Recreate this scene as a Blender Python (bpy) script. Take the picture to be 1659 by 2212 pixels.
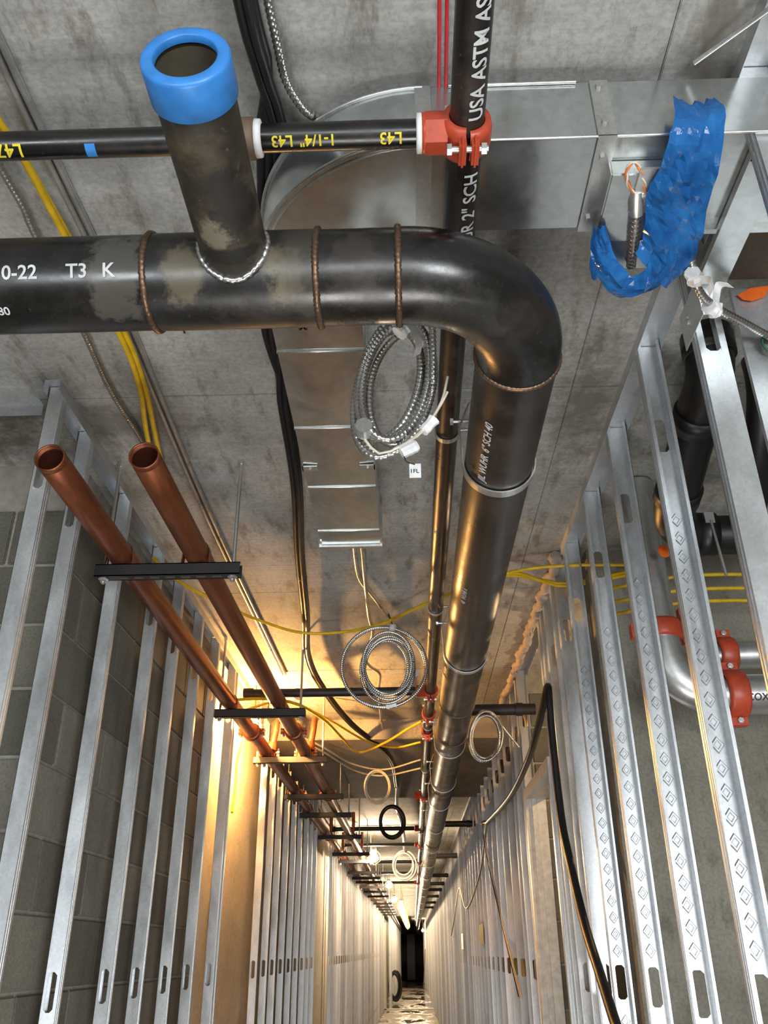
import bpy, bmesh, math, random
from mathutils import Vector, Matrix
random.seed(7)
S = bpy.context.scene
for o in list(bpy.data.objects):
    bpy.data.objects.remove(o, do_unlink=True)
C = S.collection
H = 1.74                                  # eye height above the floor; z below is given relative to the eye
PI = math.pi

# ------------------------------------------------------------------ camera
cd = bpy.data.cameras.new('camera'); cam = bpy.data.objects.new('camera', cd); C.objects.link(cam)
cd.sensor_fit = 'HORIZONTAL'; cd.sensor_width = 36.0; cd.lens = 1845.26 / 1659 * 36.0; cd.clip_start = 0.02; cd.clip_end = 200
rt = (0.99950531, 0.03058822, -0.00731462); dn = (-0.02049702, 0.45713734, -0.8891599); fw = (-0.02385403, 0.88886996, 0.45753817)
cam.matrix_world = Matrix(((rt[0], -dn[0], -fw[0], 0), (rt[1], -dn[1], -fw[1], 0), (rt[2], -dn[2], -fw[2], H), (0, 0, 0, 1)))
S.camera = cam
# ------------------------------------------------------------------ world and lights
w = bpy.data.worlds.new('world'); S.world = w; w.use_nodes = True
bg = w.node_tree.nodes['Background']; bg.inputs[0].default_value = (0.80, 0.90, 1.0, 1); bg.inputs[1].default_value = 0.55
def area(name, loc, target, sx, sy, power, col):
    l = bpy.data.lights.new(name, 'AREA'); l.shape = 'RECTANGLE'; l.size = sx; l.size_y = sy; l.energy = power; l.color = col
    o = bpy.data.objects.new(name, l); C.objects.link(o); o.location = loc
    d = Vector(target) - Vector(loc); o.rotation_euler = d.to_track_quat('-Z', 'Y').to_euler(); return o
area('work_light', (2.0, -2.5, 1.15), (0.3, 2.4, 2.0), 1.9, 1.1, 180, (0.95, 0.98, 1.0))
area('work_light', (-1.9, -2.7, 1.0), (-0.4, 2.2, 2.4), 1.4, 0.9, 60, (0.90, 0.96, 1.0))
area('hall_light', (0.1, -3.6, 1.3), (0.0, 2.0, 3.0), 2.0, 0.8, 60, (0.98, 1.0, 0.96))
area('unseen_floor_light', (0.0, 1.1, 0.2), (0.0, 2.6, 3.2), 1.1, 0.7, 42, (1.0, 0.97, 0.93))  # out-of-view low light, added to lift the mid ceiling
S.view_settings.view_transform = 'Standard'; S.view_settings.look = 'None'
S.view_settings.gamma = 1.0; S.view_settings.use_curve_mapping = False
S.view_settings.exposure = 0.0

# ------------------------------------------------------------------ materials
def mat(name):
    m = bpy.data.materials.new(name); m.use_nodes = True
    return m, m.node_tree, m.node_tree.nodes['Principled BSDF']
def N(nt, t, **kw):
    n = nt.nodes.new(t)
    for k, v in kw.items():
        if k in n.inputs.keys(): n.inputs[k].default_value = v
        else: setattr(n, k, v)
    return n
def ramp(nt, src, stops):
    r = nt.nodes.new('ShaderNodeValToRGB'); e = r.color_ramp.elements
    while len(e) < len(stops): e.new(0.5)
    for i, (p, c) in enumerate(stops): e[i].position = p; e[i].color = c if len(c) == 4 else (*c, 1)
    nt.links.new(src, r.inputs[0]); return r
def coords(nt, scale=(1, 1, 1), kind='geo'):
    if kind == 'geo': s = nt.nodes.new('ShaderNodeNewGeometry').outputs['Position']
    else: s = nt.nodes.new('ShaderNodeTexCoord').outputs['Object']
    mp = nt.nodes.new('ShaderNodeMapping'); mp.inputs['Scale'].default_value = scale
    nt.links.new(s, mp.inputs[0]); return mp.outputs[0]
def mixc(nt, fac, a, b, mode='MIX'):
    m = nt.nodes.new('ShaderNodeMixRGB'); m.blend_type = mode
    for i, v in ((0, fac), (1, a), (2, b)):
        if hasattr(v, 'links'): nt.links.new(v, m.inputs[i])
        else: m.inputs[i].default_value = v if not isinstance(v, tuple) else (*v[:3], 1)
    return m.outputs[0]
def noise(nt, co, scale, detail=4, rough=.55):
    n = N(nt, 'ShaderNodeTexNoise', Scale=scale, Detail=detail, Roughness=rough); nt.links.new(co, n.inputs['Vector']); return n.outputs['Fac']
def bump(nt, b, h, s, d=.01):
    n = N(nt, 'ShaderNodeBump', Strength=s, Distance=d); nt.links.new(h, n.inputs['Height']); nt.links.new(n.outputs[0], b.inputs['Normal'])
def plain(name, col, rough=.5, metal=0, **kw):
    m, nt, b = mat(name); b.inputs['Base Color'].default_value = (*col, 1); b.inputs['Roughness'].default_value = rough; b.inputs['Metallic'].default_value = metal
    co = coords(nt); f = noise(nt, co, 30, 4); r = ramp(nt, f, [(.3, tuple(c * .78 for c in col)), (.7, tuple(min(1, c * 1.12) for c in col))])
    nt.links.new(r.outputs[0], b.inputs['Base Color'])
    for k, v in kw.items(): b.inputs[k].default_value = v
    return m
def concrete(name, c0, c1, stain, stainamt, sc=1.0):
    m, nt, b = mat(name); co = coords(nt)
    f = noise(nt, co, 2.2 * sc, 8, .65); r = ramp(nt, f, [(.3, c0), (.68, c1)])
    f2 = noise(nt, coords(nt, (5, 1.4, 3)), 3.2 * sc, 7, .7); r2 = ramp(nt, f2, [(.52, (0, 0, 0)), (.66, (1, 1, 1))])
    mm = N(nt, 'ShaderNodeMath', operation='MULTIPLY'); nt.links.new(r2.outputs[0], mm.inputs[0]); mm.inputs[1].default_value = stainamt
    c = mixc(nt, mm.outputs[0], r.outputs[0], stain)
    f3 = noise(nt, co, 90, 3, .6); r3 = ramp(nt, f3, [(.35, (.72, .72, .72)), (.6, (1, 1, 1))]); c = mixc(nt, .8, c, r3.outputs[0], 'MULTIPLY')
    fs = noise(nt, coords(nt, (1.5, 26, 1.5)), 3, 5, .7); rs = ramp(nt, fs, [(.3, (.86, .86, .86)), (.7, (1.08, 1.08, 1.08))]); c = mixc(nt, .8, c, rs.outputs[0], 'MULTIPLY')
    nt.links.new(c, b.inputs['Base Color']); b.inputs['Roughness'].default_value = .85
    bump(nt, b, noise(nt, co, 45, 6, .7), .35, .004); return m
M = {}
def ceiling_mat():
    m = concrete('ceiling_concrete', (.25, .25, .24), (.44, .44, .42), (.15, .135, .11), .75)
    nt = m.node_tree; b = nt.nodes['Principled BSDF']; src = b.inputs['Base Color'].links[0].from_socket
    pos = nt.nodes.new('ShaderNodeNewGeometry').outputs['Position']
    # damp blotches beside the right-hand track, other stains, and alcove shade painted in
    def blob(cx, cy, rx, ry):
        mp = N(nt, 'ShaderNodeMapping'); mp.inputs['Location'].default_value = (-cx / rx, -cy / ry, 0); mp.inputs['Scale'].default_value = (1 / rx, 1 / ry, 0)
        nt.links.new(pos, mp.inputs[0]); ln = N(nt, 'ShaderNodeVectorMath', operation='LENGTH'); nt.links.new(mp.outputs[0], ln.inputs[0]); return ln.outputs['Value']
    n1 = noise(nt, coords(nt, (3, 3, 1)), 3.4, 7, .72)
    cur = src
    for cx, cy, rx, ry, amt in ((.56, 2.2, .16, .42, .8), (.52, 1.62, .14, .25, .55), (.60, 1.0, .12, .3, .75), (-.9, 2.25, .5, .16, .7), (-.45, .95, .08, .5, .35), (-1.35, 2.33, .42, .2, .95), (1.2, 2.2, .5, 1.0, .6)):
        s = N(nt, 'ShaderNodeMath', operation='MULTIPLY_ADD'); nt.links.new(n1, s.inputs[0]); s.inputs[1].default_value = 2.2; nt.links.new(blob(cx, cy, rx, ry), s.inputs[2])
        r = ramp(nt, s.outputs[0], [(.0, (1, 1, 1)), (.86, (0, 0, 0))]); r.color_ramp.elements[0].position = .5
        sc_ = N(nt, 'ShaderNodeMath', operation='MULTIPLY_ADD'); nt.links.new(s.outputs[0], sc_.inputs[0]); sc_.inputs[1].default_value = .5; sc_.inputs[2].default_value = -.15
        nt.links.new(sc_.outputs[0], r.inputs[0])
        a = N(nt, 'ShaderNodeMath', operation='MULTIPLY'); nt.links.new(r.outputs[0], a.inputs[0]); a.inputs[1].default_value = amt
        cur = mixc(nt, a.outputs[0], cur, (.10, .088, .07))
    nt.links.new(cur, b.inputs['Base Color']); return m
def add_blobs(m, blobs, nscale=9):
    nt = m.node_tree; b = nt.nodes['Principled BSDF']; cur = b.inputs['Base Color'].links[0].from_socket
    pos = nt.nodes.new('ShaderNodeNewGeometry').outputs['Position']; n1 = noise(nt, coords(nt), nscale, 7, .7)
    for (cx, cy, cz), (rx, ry, rz), col, amt in blobs:
        mp = N(nt, 'ShaderNodeMapping'); mp.inputs['Location'].default_value = (-cx / rx, -cy / ry, -(cz + H) / rz); mp.inputs['Scale'].default_value = (1 / rx, 1 / ry, 1 / rz)
        nt.links.new(pos, mp.inputs[0]); ln = N(nt, 'ShaderNodeVectorMath', operation='LENGTH'); nt.links.new(mp.outputs[0], ln.inputs[0])
        s = N(nt, 'ShaderNodeMath', operation='MULTIPLY_ADD'); nt.links.new(n1, s.inputs[0]); s.inputs[1].default_value = 2.0; nt.links.new(ln.outputs['Value'], s.inputs[2])
        h_ = N(nt, 'ShaderNodeMath', operation='MULTIPLY'); nt.links.new(s.outputs[0], h_.inputs[0]); h_.inputs[1].default_value = .5
        r = ramp(nt, h_.outputs[0], [(.84, (amt,) * 3), (1.0, (0, 0, 0))]); cur = mixc(nt, r.outputs[0], cur, col)
    nt.links.new(cur, b.inputs['Base Color'])
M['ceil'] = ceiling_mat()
M['seam'] = plain('seam_concrete', (.14, .135, .125), .9)
M['conc'] = concrete('wall_concrete', (.185, .175, .14), (.29, .275, .23), (.11, .10, .075), .6)
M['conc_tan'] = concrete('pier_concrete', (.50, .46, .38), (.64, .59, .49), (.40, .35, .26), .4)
M['beam'] = concrete('beam_concrete', (.20, .19, .17), (.32, .30, .27), (.12, .11, .09), .5)
def cmu_mat():
    m, nt, b = mat('block_concrete'); co = coords(nt)
    oi = nt.nodes.new('ShaderNodeObjectInfo'); r = ramp(nt, oi.outputs['Random'], [(0, (.105, .10, .082)), (1, (.19, .182, .15))])
    f = noise(nt, co, 120, 4, .7); r2 = ramp(nt, f, [(.3, (.62, .62, .62)), (.65, (1.1, 1.1, 1.1))]); c = mixc(nt, .9, r.outputs[0], r2.outputs[0], 'MULTIPLY')
    f3 = noise(nt, co, 3, 5, .6); r3 = ramp(nt, f3, [(.35, (.75, .75, .75)), (.65, (1.15, 1.15, 1.12))]); c = mixc(nt, .8, c, r3.outputs[0], 'MULTIPLY')
    nt.links.new(c, b.inputs['Base Color']); b.inputs['Roughness'].default_value = .95; bump(nt, b, f, .6, .003); return m
M['block'] = cmu_mat()
M['mortar'] = plain('mortar', (.30, .285, .245), .95)
def galv(name, base, rough, metal, spangle=150, streak=.22, vary=0):
    m, nt, b = mat(name); co = coords(nt)
    v = N(nt, 'ShaderNodeTexVoronoi', Scale=spangle); nt.links.new(co, v.inputs['Vector'])
    r = ramp(nt, v.outputs['Color'], [(.1, tuple(c * .92 for c in base)), (.9, tuple(min(1, c * 1.05) for c in base))])
    f = noise(nt, coords(nt, (2, 2, .8)), 5, 6, .65); r2 = ramp(nt, f, [(.35, (1 - streak,) * 3), (.65, (1, 1, 1))]); c = mixc(nt, .9, r.outputs[0], r2.outputs[0], 'MULTIPLY')
    if vary:
        oi = nt.nodes.new('ShaderNodeObjectInfo'); r4 = ramp(nt, oi.outputs['Random'], [(0, (1 - vary,) * 3), (1, (1, 1, 1))]); c = mixc(nt, 1.0, c, r4.outputs[0], 'MULTIPLY')
    nt.links.new(c, b.inputs['Base Color']); b.inputs['Metallic'].default_value = metal
    rr = ramp(nt, f, [(.3, (rough * .8,) * 3), (.7, (min(1, rough * 1.35),) * 3)]); nt.links.new(rr.outputs[0], b.inputs['Roughness'])
    bump(nt, b, noise(nt, co, 9, 3), .04, .01); return m
M['stud'] = galv('galvanized_stud', (.74, .77, .80), .36, .80, vary=.12)
M['studfar'] = galv('galvanized_stud_far', (.78, .78, .79), .36, .75, vary=.45)
M['duct'] = galv('galvanized_duct', (.66, .70, .70), .20, .92, 60, .2)
M['zinc'] = galv('zinc_hardware', (.70, .71, .70), .32, .9, 150)
M['gpipe'] = galv('galvanized_pipe', (.62, .63, .63), .30, .85, 90)
M['flex'] = galv('flexible_steel', (.55, .54, .52), .26, .95, 200, .15)
def steel(name, base, rust, amt, rough):
    m, nt, b = mat(name); co = coords(nt)
    f = noise(nt, co, 7, 8, .7); r = ramp(nt, f, [(.48, base), (.80, rust)])
    f2 = noise(nt, coords(nt, (1, 1, 1)), 60, 4, .7); r2 = ramp(nt, f2, [(.62, (0, 0, 0)), (.74, (1, 1, 1))]); mm = N(nt, 'ShaderNodeMath', operation='MULTIPLY'); nt.links.new(r2.outputs[0], mm.inputs[0]); mm.inputs[1].default_value = amt
    c = mixc(nt, mm.outputs[0], r.outputs[0], (.20, .19, .17)); nt.links.new(c, b.inputs['Base Color'])
    rr = ramp(nt, f, [(.35, (rough,) * 3), (.75, (min(1, rough + .3),) * 3)]); nt.links.new(rr.outputs[0], b.inputs['Roughness'])
    b.inputs['Specular IOR Level'].default_value = .6; bump(nt, b, f2, .15, .001); return m
M['black'] = steel('black_lacquered_steel', (.005, .005, .005), (.022, .016, .013), .12, .20)
M['blackrun'] = steel('black_scuffed_steel', (.010, .008, .007), (.05, .033, .024), .25, .26)
M['stubsteel'] = steel('mill_scale_steel', (.022, .017, .011), (.12, .088, .046), .4, .45)
M['heat'] = steel('heat_tinted_steel', (.007, .007, .007), (.05, .038, .03), .2, .26)
add_blobs(M['heat'], [((-.20, 1.10, 1.02), (.05, .05, .06), (.11, .095, .06), .9), ((-.37, 1.11, 1.04), (.045, .05, .06), (.10, .085, .055), .8), ((-.27, 1.10, 1.0), (.075, .05, .05), (.004, .004, .004), 1.0), ((-.16, 1.1, 1.05), (.05, .1, .12), (.05, .045, .035), .6)], 24)
add_blobs(M['black'], [((-.49, 1.10, 1.03), (.055, .10, .10), (.075, .07, .06), .75), ((.10, 1.2, 1.0), (.10, .08, .06), (.03, .028, .026), .6), ((-.08, 1.10, 1.04), (.05, .08, .08), (.045, .036, .032), .5)], 30)
add_blobs(M['stubsteel'], [((-.29, 1.0, 1.02), (.035, .04, .04), (.16, .14, .10), .9), ((-.25, .95, 1.02), (.05, .08, .05), (.008, .007, .006), .9), ((-.27, 1.05, 1.02), (.06, .02, .05), (.006, .006, .006), .9)], 26)
M['bore'] = plain('pipe_bore', (.075, .062, .04), .8)
M['weld'] = plain('weld_bead', (.16, .10, .065), .42, .75)
M['weldsilver'] = plain('fresh_weld_bead', (.55, .55, .55), .3, .95)
M['darkpipe'] = plain('black_cast_pipe', (.006, .006, .0065), .42)
M['strut'] = plain('black_strut', (.012, .012, .013), .5)
M['hose'] = plain('black_hose', (.010, .010, .011), .42)
def copper():
    m, nt, b = mat('copper'); co = coords(nt)
    f = noise(nt, coords(nt, (4, 1, 4)), 5, 7, .65); r = ramp(nt, f, [(.32, (.15, .048, .021)), (.6, (.25, .080, .036)), (.78, (.36, .135, .066))])
    nt.links.new(r.outputs[0], b.inputs['Base Color']); b.inputs['Metallic'].default_value = .72
    rr = ramp(nt, f, [(.3, (.30,) * 3), (.7, (.48,) * 3)]); nt.links.new(rr.outputs[0], b.inputs['Roughness']); return m
M['copper'] = copper()
M['copperdark'] = plain('copper_bore', (.10, .028, .014), .5, .4)
M['red'] = plain('red_painted_iron', (.42, .055, .022), .4)
M['blue'] = plain('blue_plastic', (.035, .22, .62), .38)
M['yellow'] = plain('yellow_jacket', (.66, .42, .01), .45)
M['yellowpaint'] = plain('yellow_marker', (.62, .50, .02), .6)
M['white'] = plain('white_tape', (.72, .73, .74), .6)
M['whitepaint'] = plain('white_stencil', (.52, .54, .55), .7)
M['whitewire'] = plain('white_wire', (.60, .55, .45), .5)
M['redwire'] = plain('red_wire', (.55, .02, .03), .4)
M['orangewire'] = plain('orange_wire', (.65, .17, .03), .45)
M['greenwire'] = plain('green_wire', (.02, .10, .05), .45)
M['orangetag'] = plain('orange_tag', (.75, .13, .01), .6)
M['ink'] = plain('black_ink', (.03, .025, .02), .7)
M['frame'] = plain('primed_frame', (.66, .63, .57), .45)
M['drywall'] = plain('gypsum_panel', (.60, .58, .56), .8)
M['curtain'] = plain('dark_plastic_sheet', (.035, .03, .04), .35)
M['greyplastic'] = plain('grey_plastic_sheet', (.30, .32, .38), .3)
M['brown'] = plain('rusty_fitting', (.13, .085, .055), .6)
M['rustbeam'] = concrete('sprayed_fireproofing', (.045, .036, .026), (.085, .062, .042), (.11, .05, .028), .7)
M['foam'] = plain('fire_sealant', (.36, .31, .28), .8)
def bag_mat():
    m, nt, b = mat('blue_film'); co = coords(nt); f = noise(nt, co, 14, 5)
    r = ramp(nt, f, [(.3, (.008, .075, .28)), (.7, (.035, .21, .56))]); nt.links.new(r.outputs[0], b.inputs['Base Color'])
    b.inputs['Roughness'].default_value = .09; b.inputs['Transmission Weight'].default_value = .35; b.inputs['IOR'].default_value = 1.3
    bump(nt, b, noise(nt, co, 22, 4), .35, .01); return m
M['bag'] = bag_mat()
def floor_mat():
    m, nt, b = mat('wet_floor'); co = coords(nt); f = noise(nt, coords(nt, (1, .35, 1)), 1.1, 6, .6)
    r = ramp(nt, f, [(.42, (.36, .31, .25)), (.58, (.24, .19, .14))]); nt.links.new(r.outputs[0], b.inputs['Base Color'])
    rr = ramp(nt, f, [(.44, (.7,) * 3), (.54, (.06,) * 3)]); nt.links.new(rr.outputs[0], b.inputs['Roughness']); return m
M['floor'] = floor_mat()
def emis(name, col, s):
    m, nt, b = mat(name); b.inputs['Base Color'].default_value = (*col, 1); b.inputs['Emission Color'].default_value = (*col, 1); b.inputs['Emission Strength'].default_value = s; return m
M['bulb'] = emis('lit_bulb', (1.0, .50, .14), 7500)
M['bulbfar'] = emis('lit_bulb_far', (1.0, .74, .48), 1700)

M['bulbstring'] = emis('lit_bulb_string', (1.0, .76, .48), 320)
M['bulbroom'] = emis('lit_bulb_room', (1.0, .66, .34), 700)
# ------------------------------------------------------------------ mesh helpers
class MB:
    def __init__(s): s.v = []; s.f = []; s.sm = []
    def add(s, vs, fs, sm=False):
        o = len(s.v); s.v += [tuple(p) for p in vs]; s.f += [tuple(i + o for i in f) for f in fs]; s.sm += [sm] * len(fs); return s
    def box(s, x0, x1, y0, y1, z0, z1):
        return s.add([(x0, y0, z0), (x1, y0, z0), (x1, y1, z0), (x0, y1, z0), (x0, y0, z1), (x1, y0, z1), (x1, y1, z1), (x0, y1, z1)],
                     [(0, 3, 2, 1), (4, 5, 6, 7), (0, 1, 5, 4), (1, 2, 6, 5), (2, 3, 7, 6), (3, 0, 4, 7)])
    def rings(s, rs, closed=True, cap=(True, True), sm=True):
        n = len(rs[0]); vs = [p for r in rs for p in r]; fs = []
        for i in range(len(rs) - 1):
            for j in range(n if closed else n - 1):
                k = (j + 1) % n; fs.append((i * n + j, i * n + k, (i + 1) * n + k, (i + 1) * n + j))
        s.add(vs, fs, sm)
        if cap[0]: s.add(rs[0], [tuple(range(n))[::-1]])
        if cap[1]: s.add(rs[-1], [tuple(range(n))])
        return s
    def tube(s, pts, r, seg=12, cap=(True, True), loop=False):
        pts = [Vector(p) for p in pts]; n = len(pts); rs = []
        rad = r if isinstance(r, (list, tuple)) else [r] * n
        t0 = (pts[1] - pts[0]).normalized(); a = Vector((0, 0, 1)) if abs(t0.z) < .9 else Vector((1, 0, 0)); u = (a - t0 * a.dot(t0)).normalized()
        for i, p in enumerate(pts):
            t = (pts[min(i + 1, n - 1)] - pts[max(i - 1, 0)]).normalized()
            u = u - t * u.dot(t)
            u = u.normalized() if u.length > 1e-6 else t.orthogonal().normalized(); w_ = t.cross(u)
            rs.append([p + (u * math.cos(2 * PI * j / seg) + w_ * math.sin(2 * PI * j / seg)) * rad[i] for j in range(seg)])
        return s.rings(rs, True, cap)
    def lathe(s, origin, axis, prof, seg=24, a0=0, a1=2 * PI, sm=True, ref=None):
        o = Vector(origin); d = Vector(axis).normalized(); e1 = Vector(ref) if ref else d.orthogonal(); e1 = (e1 - d * e1.dot(d)).normalized(); e2 = d.cross(e1)
        full = abs(a1 - a0 - 2 * PI) < 1e-6; m = seg if full else seg + 1
        rs = [[o + d * t + (e1 * math.cos(a0 + (a1 - a0) * j / seg) + e2 * math.sin(a0 + (a1 - a0) * j / seg)) * r for j in range(m)] for t, r in prof]
        return s.rings(rs, full, (False, False), sm)
    def pipe(s, a, b, r, ri=None, seg=32, sub=1):
        a, b = Vector(a), Vector(b); d = b - a; L = d.length
        if ri: return s.lathe(a, d, [(0, ri), (0, r)], seg, sm=False).lathe(a, d, [(0, r), (L, r)], seg).lathe(a, d, [(L, r), (L, ri)], seg, sm=False).lathe(a, d, [(L, ri), (0, ri)], seg)
        return s.tube([a.lerp(b, i / sub) for i in range(sub + 1)], r, seg)
    def prism(s, c, axis, r, h, n=6, rot=0):
        c = Vector(c); d = Vector(axis).normalized(); e1 = d.orthogonal().normalized(); e2 = d.cross(e1)
        rs = [[c + d * t + (e1 * math.cos(2 * PI * j / n + rot) + e2 * math.sin(2 * PI * j / n + rot)) * r for j in range(n)] for t in (0, h)]
        return s.rings(rs, True, (True, True), False)
    def band(s, path, w_, th, wd=(0, 1, 0)):
        # flat strap following a path, width along wd
        P = [Vector(p) for p in path]; wd = Vector(wd).normalized(); rs = []
        for i, p in enumerate(P):
            t = (P[min(i + 1, len(P) - 1)] - P[max(i - 1, 0)]).normalized(); nrm = t.cross(wd).normalized()
            rs.append([p - wd * w_ / 2 - nrm * th / 2, p + wd * w_ / 2 - nrm * th / 2, p + wd * w_ / 2 + nrm * th / 2, p - wd * w_ / 2 + nrm * th / 2])
        return s.rings(rs, True, (True, True), False)
def spline(pts, step=.03):
    P = [Vector(p) for p in pts]; P = [P[0] * 2 - P[1]] + P + [P[-1] * 2 - P[-2]]; out = []
    for i in range(1, len(P) - 2):
        n = max(2, int((P[i + 1] - P[i]).length / step))
        for k in range(n):
            t = k / n; a, b, c, d = P[i - 1], P[i], P[i + 1], P[i + 2]
            out.append(.5 * ((2 * b) + (c - a) * t + (2 * a - 5 * b + 4 * c - d) * t * t + (3 * b - a - 3 * c + d) * t ** 3))
    out.append(P[-2]); return out
def resample(P, step):
    out = [P[0].copy()]; acc = 0.0
    for a, b in zip(P, P[1:]):
        L = (b - a).length; t = step - acc
        while t <= L and L > 0: out.append(a.lerp(b, t / L)); t += step
        acc = (acc + L) % step if L > 0 else acc
    return out
def cable(pts, r, seg=8, step=.04): return MB().tube(spline(pts, step), r, seg)
def flexm(pts, r, pitch=.008, seg=10, fine=.01):
    P = resample(spline(pts, fine), pitch / 3); n = len(P)
    prof = (1.0, .98, .74)
    return MB().tube(P, [r * prof[i % 3] for i in range(n)], seg)

BASE = {}
def mesh_of(name, mb, off=(0, 0, 0), bev=0, solid=0):
    me = bpy.data.meshes.new(name); ox, oy, oz = off
    me.from_pydata([(x - ox, y - oy, z - oz) for x, y, z in mb.v], [], mb.f)
    me.polygons.foreach_set('use_smooth', mb.sm); me.update()
    bm = bmesh.new(); bm.from_mesh(me)
    if solid: bmesh.ops.solidify(bm, geom=bm.faces[:], thickness=solid)
    bmesh.ops.recalc_face_normals(bm, faces=bm.faces[:])
    if bev:
        bmesh.ops.remove_doubles(bm, verts=bm.verts[:], dist=1e-6)
        bmesh.ops.bevel(bm, geom=[e for e in bm.edges if len(e.link_faces) == 2 and e.calc_face_angle(0) > .6], offset=bev, segments=2, affect='EDGES', clamp_overlap=True)
    bm.to_mesh(me); bm.free(); return me
def tag(o, label=None, cat=None, group=None, kind=None):
    if label: o['label'] = label
    if cat: o['category'] = cat
    if group: o['group'] = group
    if kind: o['kind'] = kind
    return o
def thing(name, label, cat, base, group=None):
    o = bpy.data.objects.new(name, None); C.objects.link(o); b = (base[0], base[1], base[2] + H); o.location = b; o.empty_display_size = .05
    BASE[o.name] = (base[0], base[1], base[2]); return tag(o, label, cat, group)
def put(name, mb, m, parent=None, label=None, cat=None, group=None, kind=None, bev=0, solid=0):
    """mb is in eye-relative world coordinates"""
    if parent is None:
        xs = [p[0] for p in mb.v]; ys = [p[1] for p in mb.v]; zs = [p[2] for p in mb.v]
        b = ((min(xs) + max(xs)) / 2, (min(ys) + max(ys)) / 2, min(zs))
    else: b = BASE[parent.name]
    me = mesh_of(name, mb, b, bev, solid); me.materials.append(M[m]); o = bpy.data.objects.new(name, me); C.objects.link(o)
    if parent is None: o.location = (b[0], b[1], b[2] + H)
    else: o.parent = parent
    BASE[o.name] = b
    return tag(o, label, cat, group, kind)
def inst(name, me, loc, parent=None, label=None, cat=None, group=None, rotz=0, scale=None):
    o = bpy.data.objects.new(name, me); C.objects.link(o)
    if parent is None: o.location = (loc[0], loc[1], loc[2] + H)
    else:
        b = BASE[parent.name]; o.parent = parent; o.location = (loc[0] - b[0], loc[1] - b[1], loc[2] - b[2])
    o.rotation_euler[2] = rotz
    if scale: o.scale = scale
    BASE[o.name] = tuple(loc); return tag(o, label, cat, group)
def copy_tree(src, dloc, label=None, group=None):
    c = src.copy(); C.objects.link(c); c.location = Vector(src.location) + Vector(dloc)
    BASE[c.name] = tuple(Vector(BASE[src.name]) + Vector(dloc))
    for ch in src.children:
        d = ch.copy(); C.objects.link(d); d.parent = c
        for g in ch.children: e = g.copy(); C.objects.link(e); e.parent = d
    return tag(c, label, None, group)
def text_mesh(txt, size, fn, slices=6, shear=0):
    cu = bpy.data.curves.new('t', 'FONT'); cu.body = txt; cu.size = size; cu.align_x = 'LEFT'; cu.resolution_u = 3; cu.shear = shear
    cu.offset = size * .018
    o = bpy.data.objects.new('t', cu); C.objects.link(o); dg = bpy.context.evaluated_depsgraph_get(); me = bpy.data.meshes.new_from_object(o.evaluated_get(dg))
    bm = bmesh.new(); bm.from_mesh(me)
    for k in range(-1, slices + 1):
        bmesh.ops.bisect_plane(bm, geom=bm.verts[:] + bm.edges[:] + bm.faces[:], plane_co=(0, size * k / slices, 0), plane_no=(0, 1, 0))
    mb = MB(); bm.verts.ensure_lookup_table(); mb.add([fn(v.co.x, v.co.y) for v in bm.verts], [tuple(v.index for v in f.verts) for f in bm.faces])
    bm.free(); bpy.data.objects.remove(o); bpy.data.curves.remove(cu); bpy.data.meshes.remove(me); return mb
def on_cyl(o, d, e1, e2, r, th0, eps=.0012):
    o, d, e1, e2 = Vector(o), Vector(d), Vector(e1), Vector(e2)
    return lambda u, v: tuple(o + d * u + (e1 * math.cos(th0 + v / r) + e2 * math.sin(th0 + v / r)) * (r + eps))

# ================================================================== THE SETTING
CEIL, FLO = 1.5, -1.74
WL, WR = -1.0, .65                          # corridor faces of the two stud rows
BEAM0, BEAM1, BEAMZ = 6.2, 8.85, 1.357
END = 66.0
put('floor', MB().box(-4, 4, -4, END + 1, FLO - .1, FLO), 'floor', kind='structure')
ceil = put('ceiling', MB().box(-4, 4, -4, END + 1, CEIL + .006, CEIL + .2), 'seam', kind='structure')
xs = [-4, -1.96, -.734, .51, 1.74, 4]; ys = [-4, -1.72, -.44, .84, 2.12, 3.40, 3.715, 4.97, BEAM0]
y_ = BEAM1
ys2 = [BEAM1 + 1.25 * k for k in range(10)] + [END + 1]
for YS in (ys, ys2):
    for i in range(len(xs) - 1):
        for j in range(len(YS) - 1):
            g = .0007; mb = MB().box(xs[i] + g, xs[i + 1] - g, YS[j] + g, YS[j + 1] - g, CEIL - random.choice((0, 0, .0012)), CEIL + .02)
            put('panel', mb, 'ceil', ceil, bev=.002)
put('ceiling_mark', MB().box(-.607, -.567, 1.787, 1.791, CEIL - .003, CEIL - .001).box(-.589, -.584, 1.765, 1.825, CEIL - .003, CEIL - .001), 'ink', ceil, label='hand-drawn black cross on the concrete')
bm_ = put('trim_1', MB().box(-4, 4, BEAM0, BEAM1, BEAMZ, CEIL + .05), 'beam', kind='structure', bev=.006)
put('wall_back', MB().box(-4, 4, END, END + .2, FLO, CEIL), 'conc', kind='structure')
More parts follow.
